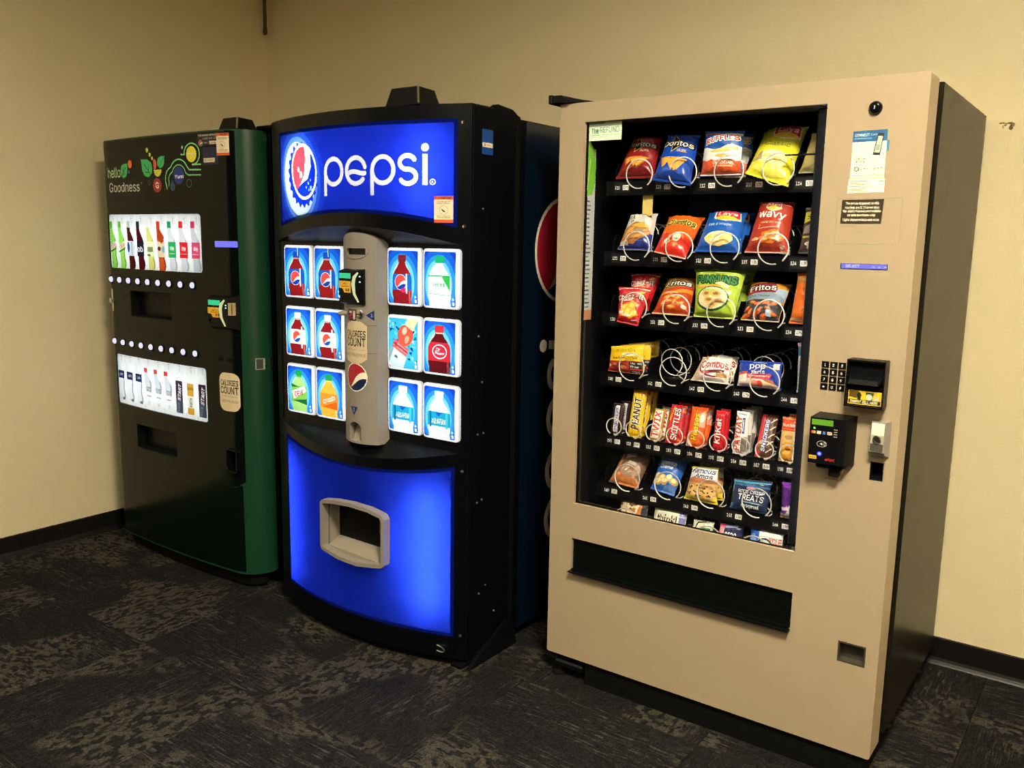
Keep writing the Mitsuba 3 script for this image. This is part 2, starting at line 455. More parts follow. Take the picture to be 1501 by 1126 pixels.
def half_bottle(A, x, cap, body, top=1.477, low=1.275, label=None, k=1.0, lab=(1.332, 1.395), shade=None):
    h = top - low
    q = lambda a, b: (x + a * k, low + b * h)
    A.poly([q(.001, .872), q(.025, .872), q(.026, .81), q(.031, .77), q(.046, .66), q(.054, .58), q(.056, .45), q(.052, .37), q(.052, .25), q(.060, .16), q(.061, .09), q(.055, .02), q(.045, .005), q(.012, 0), q(.010, .3), q(.004, .6)], body)
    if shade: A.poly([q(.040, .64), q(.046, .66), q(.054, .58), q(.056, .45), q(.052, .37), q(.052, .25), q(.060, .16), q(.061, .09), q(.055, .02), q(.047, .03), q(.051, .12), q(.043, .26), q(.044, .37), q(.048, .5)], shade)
    A.rect(x + .001, low + .87 * h, x + .026 * k, top, cap, .001)
    if label: A.poly([(x + .003, lab[0]), (x + .0545 * k, lab[0]), (x + .0555 * k, lab[1]), (x + .003, lab[1])], label)


def marks(A, x, z):
    A.line([(x - .005, z), (x + .005, z)], .0022, '#8d94a0'); A.line([(x, z), (x, z + .008)], .002, '#a8aeba')
    for k in range(3): A.line([(x - .0035, z - .008 - .006 * k), (x + .0035, z - .008 - .006 * k)], .0026, '#b4bac4')


def backlit_strip(parent, A, x0, x1, z0, z1, clip, label=None):
    A.s.insert(0, (sbox(x0, z0, x1, z1), '#eef1f4'))
    art(parent, 'product_label', A, onG, 'backlit', edge=.03, w=-0.004, clip=clip.buffer(-.001), label=label)


dw = f'{gm}__display_window'
put(gm, 'display_window', warp(W1.buffer(.003).difference(W1.buffer(-.004)), .0015, onG, .03, .001), 'black_gloss', label='upper lit display window with nine bottle strips')
specs = [('#5fae3c', '#8fd257', '#c84a3c'), ('#5fae3c', '#8fd257', '#c84a3c'), ('#b9bec9', '#4a1712', '#cfd6e4'), ('#2a2a34', '#4a1014', '#1c1e2a'), ('#ece6f0', '#d6d67a', '#e3e6bc'), ('#d9352a', '#c6512c', '#d8c9a0'), ('#1f9e5c', '#d4d8de', '#2aa45c'), ('#dc2f34', '#d2d6dc', '#d0262c'), ('#d23a5c', '#c9ccd6', '#d0506e')]
for i, (cap, body, lab) in enumerate(specs):
    x0 = 0.243 + 0.0775 * i; A = Art()
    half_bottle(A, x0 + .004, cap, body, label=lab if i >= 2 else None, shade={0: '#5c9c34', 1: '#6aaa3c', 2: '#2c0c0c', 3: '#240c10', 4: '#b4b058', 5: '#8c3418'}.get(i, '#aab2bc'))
    if i < 2:
        A.poly([(x0 + .006, 1.352), (x0 + .056, 1.372), (x0 + .057, 1.395), (x0 + .006, 1.376)], '#e8e4d8'); A.text('DEW', x0 + .032, 1.374, .042, .017, '#cc2e2c', rot=20); A.line([(x0 + .008, 1.348), (x0 + .056, 1.362)], .006, '#2c6a2c')
    if i == 2: A.ell(x0 + .012, 1.368, .010, .022, '#2c4a86'); A.rect(x0 + .034, 1.335, x0 + .046, 1.392, '#aab4c6')
    if i == 3: A.text('ob', x0 + .030, 1.362, .044, .024, '#e8e8ee')
    if i == 4: A.rect(x0 + .010, 1.352, x0 + .05, 1.372, '#7a8c5a'); A.rect(x0 + .008, 1.334, x0 + .03, 1.342, '#4a6a2c')
    if i == 5: A.poly([(x0 + .02, 1.455), (x0 + .058, 1.412), (x0 + .04, 1.385), (x0 + .008, 1.41)], '#a8401c'); A.ell(x0 + .02, 1.366, .012, .009, '#5c3020'); A.rect(x0 + .04, 1.352, x0 + .058, 1.376, '#7ea6c4')
    if i >= 6: A.text('bly', x0 + .034, 1.368, .028, .020, '#f4f4f4'); A.line([(x0 + .012, 1.348), (x0 + .05, 1.348)], .002, '#f0d8d0')
    marks(A, x0 + .044, 1.488)
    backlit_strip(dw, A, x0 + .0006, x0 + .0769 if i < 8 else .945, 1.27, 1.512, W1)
dw2 = put(gm, 'display_window', warp(W2.buffer(.003).difference(W2.buffer(-.004)), .0015, onG, .03, .001), 'black_gloss', label='lower lit display window with bottle and can strips')
for i in range(9):
    x0 = 0.249 + 0.0772 * i; A = Art()
    if i < 3:
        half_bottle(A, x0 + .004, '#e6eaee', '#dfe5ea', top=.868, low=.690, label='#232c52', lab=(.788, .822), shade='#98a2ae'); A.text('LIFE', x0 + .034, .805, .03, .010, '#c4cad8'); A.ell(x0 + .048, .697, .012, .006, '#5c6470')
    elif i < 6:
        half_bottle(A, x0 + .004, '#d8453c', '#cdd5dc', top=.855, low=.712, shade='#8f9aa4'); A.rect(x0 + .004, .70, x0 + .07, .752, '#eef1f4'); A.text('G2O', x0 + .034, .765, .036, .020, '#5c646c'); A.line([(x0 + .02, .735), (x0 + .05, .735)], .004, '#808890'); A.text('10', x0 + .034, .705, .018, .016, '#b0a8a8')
    elif i == 7:
        A.rect(x0 + .012, .692, x0 + .054, .822, '#c89a34', .004); A.rect(x0 + .012, .720, x0 + .054, .770, '#e4e2d4'); A.text('KICK', x0 + .034, .744, .040, .018, '#33302c', rot=90); A.rect(x0 + .012, .795, x0 + .054, .806, '#9c7626')
    else:
        A.rect(x0 + .010, .690, x0 + .056, .826, '#3a2a38', .004); A.rect(x0 + .010, .690, x0 + .056, .745, '#3c4652', .004); A.text('START', x0 + .036, .778, .070, .022, '#eceaf0', rot=82, shear=8); A.text('KICK', x0 + .026, .715, .042, .018, '#76808c', rot=82)
    marks(A, x0 + .042, .888)
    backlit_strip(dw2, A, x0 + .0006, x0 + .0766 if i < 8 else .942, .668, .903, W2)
for z0, z1 in ((1.275, 1.508), (.672, .899)):
    put(gm, 'display_lamp', emitting([(.247, -1.034, z0), (.941, -1.034, z0), (.941, -1.034, z1), (.247, -1.034, z1)]), 'white_inside', emit=(1.30, 1.37, 1.40), weight=1.2)
for z in (1.2265, .9525):
    for i in range(9):
        x = 0.249 + 0.078 * i
        k = put(gm, 'selection_button', knob(x + .006, z, [(.021, 0), (.021, .004), (.018, .006), (.0165, .004), (.0150, .004)], float(gy(x)), 20), 'black_satin', smooth=40)
        put(k, 'lit_cap', knob(x + .004, z, [(.0125, .004), (.012, .009), (.008, .012), (.0, .0128)], float(gy(x)), 16), 'screen', smooth=60, emit=(.80, .82, 1.0), weight=.02)
# lock at the left, message slots, small display, bill reader, coin return
A = Art().rect(.232, 1.085, .262, 1.184, '#b9b48e', .006)
k = art(gm, 'door_lock', A, onG, edge=.01, w=.004, label='brass door lock plate')
put(k, 'lock_cylinder', knob(.248, 1.132, [(.012, .003), (.012, .012), (.009, .014), (0, .014)], float(gy(.248)), 16), 'steel', smooth=40)
for S in (S1, S2):
    x0, z0, x1, z1 = S.bounds
    k = put(gm, 'message_slot', front(S.difference(S.buffer(-.004)), -1.056, .042), 'black_matte', label='black recessed slot')
    put(k, 'back_plate', front(S.buffer(-.004), -1.056, .004), 'black_satin')
put(gm, 'small_display', warp(rrect(1.022, 1.131, 1.3795, 1.4035, .002), .002, onG, .01, .0016), 'screen', emit=(.20, .20, .95), weight=.05, label='blue lit message display')
bx = 1.010
k = put(gm, 'bill_reader', boolean('-', cat(hull([(x, y, z) for x, y, z in [(bx - .01, -1.10, 1.062), (bx + .125, -1.075, 1.062), (bx - .01, -1.10, 1.195), (bx + .125, -1.075, 1.195), (bx, -1.130, 1.075), (bx + .105, -1.118, 1.075), (bx, -1.130, 1.188), (bx + .105, -1.118, 1.188)]])), box(bx + .004, bx + .068, -1.16, -1.124, 1.090, 1.104)), 'black_satin', label='black bill reader with a green lit display')
gb = lambda x, z, w: np.column_stack([x, -1.130 + (x - bx) * 0.114 - w, z])
A = Art().rect(bx + .003, 1.158, bx + .068, 1.178, '#1fd07a'); put(k, 'lit_display', A.build(gb)[0], 'screen', emit=(.03, .62, .28), weight=.02)
A = Art().poly([(bx, 1.150), (bx + .070, 1.150), (bx + .070, 1.111), (bx + .026, 1.111), (bx + .018, 1.124), (bx, 1.126)], '#dfae3a').text('BILLS', bx + .036, 1.139, .026, .006, '#7a4a1c').line([(bx + .016, 1.131), (bx + .052, 1.131)], .002, '#8a5a24').ell(bx + .046, 1.121, .005, .005, '#a83a24').ell(bx + .059, 1.121, .004, .005, '#3a3a1c')
art(k, 'yellow_label', A, gb)
put(k, 'lit_strip', tube([(bx + .094, -1.122, 1.180), (bx + .083, -1.128, 1.165), (bx + .079, -1.130, 1.145), (bx + .083, -1.129, 1.112), (bx + .097, -1.123, 1.080)], [.003, .006, .006, .0045, .003], 10), 'screen', smooth=60, emit=(.62, .66, .30), weight=.02)
for z in (1.160, 1.150): put(k, 'status_lamp', tube([(bx + .099, -1.117, z), (bx + .099, -1.122, z)], [.0035, .0025], 8), 'screen', emit=(.7, 1.1, 1.0), weight=.01)
art(k, 'tan_label', Art().rect(bx + .108, 1.121, bx + .121, 1.170, '#a8946a').line([(bx + .1145, 1.125), (bx + .1145, 1.166)], .002, '#5c4c30'), lambda x, z, w: np.column_stack([x, -1.118 + (x - bx - .105) * 2.0 - w - .004, z]))
A = Art().rect(1.020, .738, 1.160, .893, '#d9c6a6').add(sbox(0, 0, 0, 0), '#000000')
cs = rrect(1.018, 1.1235, .738, .892, .03)
A = Art().add(cs, '#d9c7a8').text('CALORIES', 1.071, .852, .092, .023, '#1a1410').text('COUNT', 1.071, .822, .094, .030, '#2a2420').line([(1.03, .797), (1.112, .797)], .0012, '#8a7a60').text('CHECK THEN CHOOSE', 1.071, .778, .092, .011, '#6a5a44', bold=False)
art(gm, 'round_sign', A, onG, edge=.006, w=.003, label='cream sign with rounded ends')
for x in (1.03, 1.085): put(gm, 'coin_slot', warp(rrect(x - .012, x + .012, .938, .950, .003), .004, onG, .01, .002), 'black_matte')
k = put(gm, 'coin_return', front(R1.difference(R1.buffer(-.005)), -1.062, .040), 'black_satin', label='black coin return pocket')
put(k, 'flap', hull([(1.054, -1.066, .578), (1.114, -1.066, .578), (1.054, -1.062, .50), (1.114, -1.062, .50), (1.054, -1.070, .578), (1.114, -1.070, .578)]), 'black_matte')
put(k, 'lip', tube([(1.052, -1.098, .505), (1.06, -1.102, .494), (1.09, -1.098, .492), (1.112, -1.09, .496)], .004, 8), 'black_gloss', smooth=50)

# printing on the header
A = Art()
for s, x, z, w_, h_, c in (('hello', .3365, 1.681, .112, .044, '#b6d9a4'), ('Goodness', .413, 1.619, .256, .040, '#c9cac6'), ('TM', .552, 1.632, .014, .006, '#a0a09c')): A.text(s, GX(x), z, w_, h_, c, bold=False)


def leaf(x0, z0, x1, z1, c, vein='#16241a', flip=False):
    w_, h_ = x1 - x0, z1 - z0
    g = [(0, 1), (.55, .99), (.9, .8), (1, .5), (.93, .2), (.62, .0), (.25, .12), (.06, .4)]
    if flip: g = [(1 - a, b) for a, b in g]
    A.add(Polygon([(x0 + a * w_, z0 + b * h_) for a, b in g]).buffer(.002), c)
    if vein:
        e = (lambda a: 1 - a) if flip else (lambda a: a)
        A.line([(x0 + e(.28) * w_, z0 + .74 * h_), (x0 + e(.98) * w_, z0 - .04 * h_)], .0035, vein); A.line([(x0 + e(.66) * w_, z0 + .34 * h_), (x0 + e(.66) * w_, z0 + .66 * h_)], .0028, vein); A.line([(x0 + e(.72) * w_, z0 + .26 * h_), (x0 + e(.28) * w_, z0 + .30 * h_)], .0028, vein)


leaf(GX(.3946), 1.657, GX(.449), 1.713, '#45b86a', flip=True)
A.ell(GX(.470), 1.711, .016, .0165, '#ec7a34'); A.ell(GX(.4606), 1.679, .006, .008, '#3a6ac0')
leaf(GX(.5594), 1.655, GX(.634), 1.724, '#3fb66a')
for x, z, r in ((.6035, 1.7613, .0092), (.6214, 1.7426, .0082), (.637, 1.7276, .007)): A.ell(GX(x), z, r, r, '#d3d75a')
A.add(affinity.scale(Point(GX(.650), 1.703).buffer(1), .016, .021).intersection(sbox(GX(.650) - .006, 1.6, 2, 1.8)), '#e0564a')
leaf(GX(.672), 1.688, GX(.718), 1.732, '#3fb66a', vein=None, flip=True); A.line([(GX(.678), 1.69), (GX(.716), 1.728)], .002, '#1c5a34')
A.add(Point(GX(.6705), 1.682).buffer(.0275).intersection(sbox(0, 1.6, 2, 1.682)), '#d6cf48')
A.ell(GX(.6640), 1.6203, .0305, .0285, '#9c2c34'); A.text('G', GX(.664), 1.6205, .024, .026, '#ece2e0')
A.ring(GX(.6103), 1.631, .010, .0035, '#3c4a44'); A.ring(GX(.8693), 1.6233, .0165, .0035, '#3f5c4c'); A.ell(GX(.7135), 1.6034, .004, .004, '#3a3c36')
A.poly([(GX(.7665), 1.640)] + arc(GX(.7665), 1.611, .0155, .0155, 150, 390, 16), '#1c4a6c'); A.ell(GX(.768), 1.609, .006, .007, '#15384f')
g_ = '#7fcf8e'
A.line([(GX(.8255), 1.734), (GX(.848), 1.734)] + arc(GX(.8911), 1.7334, .047, .041, 170, -62, 26) + [(GX(.892), 1.6938), (GX(.9415), 1.6937)], .0058, g_)
A.ell(GX(.8891), 1.7334, .0315, .0305, '#e3da42'); A.text('tropi', GX(.889), 1.734, .046, .014, '#f4f0c8'); A.ell(GX(.836), 1.7613, .0055, .0065, '#a4cfa4')
A.line([(GX(.730), 1.605)] + arc(GX(.766), 1.642, .046, .046, 200, 105, 10) + arc(GX(.8098), 1.664, .058, .053, 150, 30, 16) + [(GX(.873), 1.6752), (GX(.9403), 1.6732)], .0058, g_)
A.line([(GX(.742), 1.615)] + arc(GX(.772), 1.640, .030, .028, 200, 110, 10) + arc(GX(.808), 1.656, .044, .040, 160, 15, 16) + [(GX(.866), 1.655), (GX(.939), 1.654)], .0050, '#6fbf80')
A.ell(GX(.808), 1.6555, .034, .034, '#182c86'); A.text('Yumi', GX(.809), 1.651, .056, .015, '#dfe4f4')
A.rect(GX(.929), 1.762, GX(1.045), 1.806, '#1b1d1f').text('FOR REPAIR SERVICE', GX(.987), 1.800, .112, .007, '#bdb6b4').text('1-800-987-5778', GX(1.0), 1.788, .09, .007, '#a49c9c'); globe(A, GX(.945), 1.772, .011); A.text('CALL', GX(.975), 1.773, .02, .006, '#b0a8a4'); A.rect(GX(.995), 1.766, GX(1.042), 1.778, '#cfc6b6').text('service', GX(1.018), 1.772, .036, .007, '#5a4a40')
A.rect(GX(.955), 1.690, GX(1.04), 1.755, '#121a3c').rect(GX(.9605), 1.699, GX(1.022), 1.7155, '#c9bfa2').line([(GX(.985), 1.707), (GX(1.012), 1.707)], .004, '#a89c7c').ell(GX(.970), 1.707, .003, .005, '#8a8064')
art(gm, 'header_print', A, onG, edge=.02, w=.0030, label='printed leaves, circles and lettering in white and green')


def warning(A, x0, x1, z0, z1):
    h = z1 - z0; w_ = x1 - x0; c = (x0 + x1) / 2
    A.rect(x0, z0, x1, z1, '#e9d9bd').rect(x0, z1 - .13 * h, x1, z1, '#dc5a36').rect(x0, z0, x1, z0 + .12 * h, '#dc5a36')
    A.text('WARNING', c + .1 * w_, z1 - .065 * h, .62 * w_, .075 * h, '#3a1c14').ring(c, z0 + .48 * h, .23 * w_, .02 * w_, '#9a8a74').poly([(c - .14 * w_, z0 + .54 * h), (c + .12 * w_, z0 + .42 * h), (c, z0 + .40 * h), (c - .08 * w_, z0 + .46 * h)], '#4a3c30')
    for k in range(2):
        A.line([(c - .34 * w_, z1 - (.21 + .06 * k) * h), (c + .34 * w_, z1 - (.21 + .06 * k) * h)], .024 * h, '#8a7a68'); A.line([(c - .34 * w_, z0 + (.19 + .06 * k) * h), (c + .34 * w_, z0 + (.19 + .06 * k) * h)], .024 * h, '#8a8a68')


A = Art(); warning(A, 1.052, 1.114, 1.722, 1.804)
art(gm, 'warning_label', A, onG, edge=.008, w=.0032, label='white and orange warning label')


def modem(label, x0, x1, y0, y1, z, h):
    """A tapered box of black plastic with a bright front corner."""
    t = thing('antenna_box', label, 'box')
    s = .014
    m = hull([(x0, y0, z), (x1, y0, z), (x0, y1, z), (x1, y1, z)] + [(x0 + s, y0 + s, z + h), (x1 - s, y0 + s, z + h), (x0 + s, y1 - s, z + h - .004), (x1 - s, y1 - s, z + h - .004)])
    put(t, 'housing', m, 'black_satin')
    e = .0035
    put(t, 'corner_edge', tube([(x1, y0, z + .002), (x1 - s, y0 + s, z + h - .001)], e, 8), 'chrome', label='bright rounded corner edge')
    return t


modem('tapered black plastic box on top of the green machine', 1.020, 1.135, -1.060, -.965, 1.819, .046)

# ------------------------------------------------------------------ blue bottle machine with a bowed front
XC, HC, YC, SG = 1.777, 0.4675, -1.04, 0.095
RB = (HC ** 2 + SG ** 2) / (2 * SG)


def bow(x): return YC - SG + RB - np.sqrt(np.maximum(RB ** 2 - (np.asarray(x, float) - XC) ** 2, 0))
def onP(x, z, w): return np.column_stack([x, bow(x) - w, z])


pm = thing('soda_machine', 'tall blue and black soda machine with a glowing bowed front, in the middle', 'vending machine')
xs = np.linspace(XC - HC, XC + HC, 41)
bowed = Polygon([(XC - HC, -0.815)] + [(x, float(bow(x))) for x in xs] + [(XC + HC, -0.815)])
body = plan(bowed, 0.03, 1.832)
tt = np.linspace(-1, 1, 15)
rec = hull([(x, -1.050, z) for x in (1.350, 2.222) for z in (0.742, 1.406)] + [(XC + .47 * t, -1.165, 1.482 - .075 * t * t) for t in tt] + [(XC + .47 * t, -1.165, 0.668 + .085 * t * t) for t in tt] +
           [(XC + .47 * t, -1.165, 1.0) for t in (-1, 1)])
ROWS = ((1.205, 1.395), (0.990, 1.174), (0.777, 0.961)); COLS = ((1.386, 1.540), (1.546, 1.700), (1.906, 2.059), (2.065, 2.218))
SIGN = Polygon([(1.386, 1.788), (2.203, 1.788)] + [(1.7945 + .4085 * t, 1.506 - .046 * t * t) for t in np.linspace(1, -1, 25)])
LOW = Polygon([(1.386, 0.108), (2.200, 0.108)] + [(1.793 + .407 * t, 0.652 + .043 * t * t) for t in np.linspace(1, -1, 25)])
cuts = [rec]
cuts += [front(SIGN.buffer(-.012), -0.945, .3), front(LOW.buffer(-.012), -0.945, .3)]
cuts += [front(rrect(c[0] + .003, c[1] - .003, r[0] + .003, r[1] - .003, .012), -1.0, .3) for r in ROWS for c in COLS]
cuts += [box(1.375, 1.712, -1.035, -0.965, .765, 1.405), box(1.895, 2.228, -1.035, -0.965, .765, 1.405)]
put(pm, 'door', boolean('-', body, *cuts), 'soda_black', smooth=30)
put(pm, 'kick_plate', plan(bowed.buffer(-.02), 0.006, 0.03), 'black_matte')
put(pm, 'cabinet', cat(box(XC - HC + .004, XC + HC - .004, -0.795, -0.06, 0.035, 1.815, .004), box(XC - HC + .03, XC + HC - .03, -0.816, -0.79, 0.05, 1.80)), 'black_paint')
for x in (1.40, 2.16):
    for y in (-0.88, -0.15):
        put(pm, 'foot', tube([(x, y, 0.0), (x, y, .004), (x, y, .006), (x, y, .04)], [.03, .03, .012, .012], 14), 'rubber', smooth=40)
put(pm, 'door_edge', box(2.243, 2.2475, -1.036, -0.82, 0.06, 1.828, .001), 'black_paint')
put(pm, 'hinge_cover', hull([(2.215, -.93, 1.830), (2.247, -.93, 1.830), (2.215, -.80, 1.820), (2.247, -.80, 1.820), (2.222, -.91, 1.845), (2.244, -.91, 1.845), (2.222, -.83, 1.838), (2.244, -.83, 1.838)]), 'black_paint')
put(pm, 'door_post', box(2.228, 2.2472, -0.812, -0.792, 0.05, 1.82), 'black_matte')
# leg plate and its screws at the lower right
put(pm, 'floor_bracket', cat(hull([(2.19, -1.06, .004), (2.235, -1.06, .004), (2.25, -.93, .05), (2.262, -.93, .05), (2.19, -1.06, .012), (2.235, -1.06, .012), (2.25, -.93, .06), (2.262, -.93, .06)]), hull([(2.245, -1.05, .002), (2.262, -1.05, .002), (2.245, -.78, .002), (2.262, -.78, .002), (2.246, -.85, .10), (2.256, -.85, .10), (2.246, -.80, .10), (2.256, -.80, .10)])), 'black_satin')
put(pm, 'ring_handle', tube([(2.150 + .028 * math.cos(a), -1.076 - .006 * math.sin(a) * 0 - .010 * math.cos(a) * .3, .060 + .010 * math.sin(a)) for a in np.linspace(0, 6.283, 21)], .0035, 6, caps=False), 'steel', smooth=60)
for (y, z) in [(-.985, 1.52), (-1.0, 1.12), (-.98, .97), (-1.0, .80), (-.97, .80), (-1.0, .57), (-.975, .575), (-.985, .25), (-.95, .27), (-.90, .16)]:
    put(pm, 'screw', tube([(2.2474, y, z), (2.251, y, z)], [.0045, .003], 10), 'steel')
for (x, z) in [(2.219, 1.776), (2.224, 1.464), (2.224, .682), (2.222, .116)]:
    put(pm, 'front_screw', knob(x, z, [(.0055, 0), (.005, .003), (0, .0035)], float(bow(x)), 12), 'chrome', smooth=50)
for z in (1.345, 1.325, .672, .655, .638):
    put(pm, 'vent_slit', warp(rrect(1.318, 1.352, z - .0025, z + .0025, .002), .002, onP, .02, .0005), 'black_gloss')

# right side: navy panel with the emblem and the word running upward
onX = lambda y, z, w: np.column_stack([2.2437 + w + 0 * y, y, z])
k = put(pm, 'side_panel', box(2.2405, 2.2437, -.752, -.075, .045, 1.812), 'navy_gloss', label='navy side panel with a round red, white and blue emblem')
A = Art(); globe(A, -.50, 1.392, .19, rot=8)
sc = .175
for g in soda_word():
    g = affinity.scale(g, sc, sc, origin=(0, 0)); g = affinity.rotate(g, 90, origin=(0, 0)); A.add(affinity.translate(g, -.42, .315), '#f2ead8')
art(k, 'side_print', A, onX, 'print_gloss', w=.0006)
A = Art().rect(-.994, 1.686, -.938, 1.762, '#123f86', .004).rect(-.992, 1.708, -.940, 1.722, '#d8cbb4').ell(-.980, 1.715, .004, .005, '#8a8072').line([(-.97, 1.715), (-.95, 1.715)], .003, '#a89c84')
art(pm, 'side_sticker', A, lambda y, z, w: np.column_stack([2.2475 + w + 0 * y, y, z]), label='small blue sticker with a cream band on the door side')

# lit sign and lower panel: print on translucent sheets, tubes behind them
WHITE, BLUE = '#f4f4f6', '#1a30c0'
A = Art().add(SIGN, BLUE)
for sx, c in ((1.75, '#1c3ac8'), (1.50, '#2a58d6'), (1.30, '#5c90ea'), (1.14, '#c8ddf8')):
    A.add(affinity.translate(affinity.scale(affinity.rotate(affinity.scale(Point(0, 0).buffer(1, quad_segs=12), .088, .112), 16, origin=(0, 0)), sx, sx, origin=(0, 0)), 1.532, 1.622).intersection(SIGN), c)
cap = []
for i in range(84):
    r = 1.0 if i % 4 < 2 else .90
    cap.append((.094 * r * math.cos(i * 6.2832 / 84), .112 * r * math.sin(i * 6.2832 / 84)))
A.add(affinity.translate(affinity.rotate(Polygon(cap), 16, origin=(0, 0)), 1.556, 1.634), '#0a2bb0')
tr = lambda g: affinity.translate(affinity.rotate(affinity.scale(g, .080, .096, origin=(0, 0)), 16, origin=(0, 0)), 1.566, 1.645)
A.add(tr(Point(0, 0).buffer(1, quad_segs=14)), WHITE)
disc = Point(0, 0).buffer(.88, quad_segs=14)
A.add(tr(disc.intersection(Polygon([(-1.1, -.55), (-.62, -.50), (.0, -.12), (.30, .38), (.36, .80), (.2, 1.1), (-1.2, 1.1)]))), '#e23b45')
A.add(tr(disc.intersection(Polygon([(-.9, -.50), (-.35, -.38), (.25, -.32), (.62, .02), (.74, .50), (1.1, .30), (1.1, -1.1), (-1.1, -1.1)]))), '#0a2aa8')
for (x, z, r) in ((-.36, .18, .10), (-.22, -.04, .12), (-.30, -.10, .06)): A.add(tr(Point(x, z).buffer(r, quad_segs=4)), '#f0b4b0')
for (x, z, r) in ((.02, -.58, .05), (.22, -.48, .06), (.34, -.70, .10), (.16, -.72, .05), (.42, -.42, .05)): A.add(tr(Point(x, z).buffer(r, quad_segs=4)), '#7ea4ec')
for g in soda_word():
    A.add(affinity.translate(affinity.scale(g, .0975, .0975, origin=(0, 0)), 1.6867, 1.590), WHITE)
A.ring(2.1250, 1.5993, .0098, .0028, WHITE)
A.text('R', 2.1250, 1.5993, .006, .007, WHITE)
art(pm, 'lit_sign', A, onP, 'backlit', edge=.012, w=.0008, label='lit blue sign with a white word and a bottle cap emblem')
A = Art(); warning(A, 2.1315, 2.192, 1.4745, 1.556)
art(pm, 'warning_label', A, onP, edge=.01, w=.0028, label='white and orange warning label')
BIN = Polygon([(1.672, .325), (1.76, .309), (1.85, .3045), (1.955, .318), (1.968, .330), (1.970, .490), (1.958, .506), (1.90, .520), (1.82, .525), (1.74, .520), (1.678, .510), (1.667, .500), (1.664, .338)])
A = Art().add(LOW.difference(BIN.buffer(-.010)), BLUE)
art(pm, 'lower_panel', A, onP, 'backlit', edge=.02, w=.0008, label='glowing plain blue lower front panel')
for (x0, x1, z0, z1, L) in ((1.40, 2.19, .985, .985, 0),): pass
for x, y, z0, z1, L, nm in ((1.555, -1.03, 1.53, 1.76, 30.0, 'sign_lamp'), (2.075, -1.02, 1.50, 1.76, 27.0, 'sign_lamp'), (2.085, -1.006, .16, .62, 66.0, 'panel_lamp'), (1.440, -1.012, .14, .62, 26.0, 'panel_lamp')):
    put(pm, nm, tube([(x, y, z0), (x, y, z1)], .012, 12), 'white_inside', smooth=60, emit=(L, L * 1.03, L * 1.08), weight=1.0)
put(pm, 'sign_lamp', tube([(1.41, -.975, 1.65), (2.18, -.975, 1.65)], .012, 12), 'white_inside', smooth=60, emit=(9.0, 9.4, 10.0), weight=1.0)

# delivery bin
BI = BIN.buffer(-.013, join_style=1)
put(pm, 'delivery_bin', warp(BIN.difference(BI), .030, onP, .02, .001), 'column_grey', smooth=30, label='beige frame of the delivery opening')
pocket = boolean('-', front(BIN.buffer(-.006), -.955, .17), front(BI, -.960, .3), plan(Polygon([(1.6, float(bow(1.6)) - .001)] + [(x, float(bow(x)) - .001) for x in np.linspace(1.62, 2.02, 12)] + [(2.02, -1.4), (1.6, -1.4)]), .2, .6))
put(pm, 'bin_pocket', pocket, 'bin_beige', smooth=30)
put(pm, 'bin_shelf', hull([(1.680, -1.135, .338), (1.955, -1.135, .326), (1.680, -1.08, .360), (1.955, -1.08, .356), (1.680, -1.135, .318), (1.955, -1.135, .318), (1.680, -1.08, .318), (1.955, -1.08, .318)]), 'bin_beige')
k = put(pm, 'bin_door', box(1.680, 1.958, -1.079, -1.074, .357, .512), 'black_satin', label='dark flap inside the delivery opening')
put(k, 'flap_rod', tube([(1.886, -1.083, .50), (1.886, -1.083, .420), (1.888, -1.087, .412)], .0022, 6), 'chrome', smooth=50)
put(k, 'flap_screw', tube([(1.915, -1.079, .392), (1.915, -1.082, .392)], .004, 8), 'steel')

# twelve lit selection buttons
GLOW = ['#1446c8', '#1c62d8', '#2f8fe6', '#6cc8f2', '#c2eefc']


def bottle(A, x, z0, z1, w, body, cap, label=None, band=(.30, .62), capz=.88, neck=None, hi=None):
    h = z1 - z0
    half = [(.17, 1.0), (.17, .90), (.16, .86), (.22, .80), (.36, .72), (.47, .64), (.50, .58), (.50, .30), (.46, .24), (.47, .16), (.44, .08), (.40, .0)]
    g = Polygon([(x + a * w, z0 + b * h) for a, b in half] + [(x - a * w, z0 + b * h) for a, b in reversed(half)])
    A.add(g, body)
    if hi: A.add(Polygon([(x + a * w, z0 + b * h) for a, b in ((.30, .70), (.40, .64), (.43, .58), (.43, .1), (.34, .1), (.34, .58))]), hi)
    if neck: A.rect(x - .15 * w, z0 + .85 * h, x + .15 * w, z0 + .90 * h, neck)
    A.rect(x - .20 * w, z0 + capz * h, x + .20 * w, z1, cap, .002)
    if label: A.add(g.intersection(sbox(x - w, z0 + band[0] * h, x + w, z0 + band[1] * h)), label)
    return g


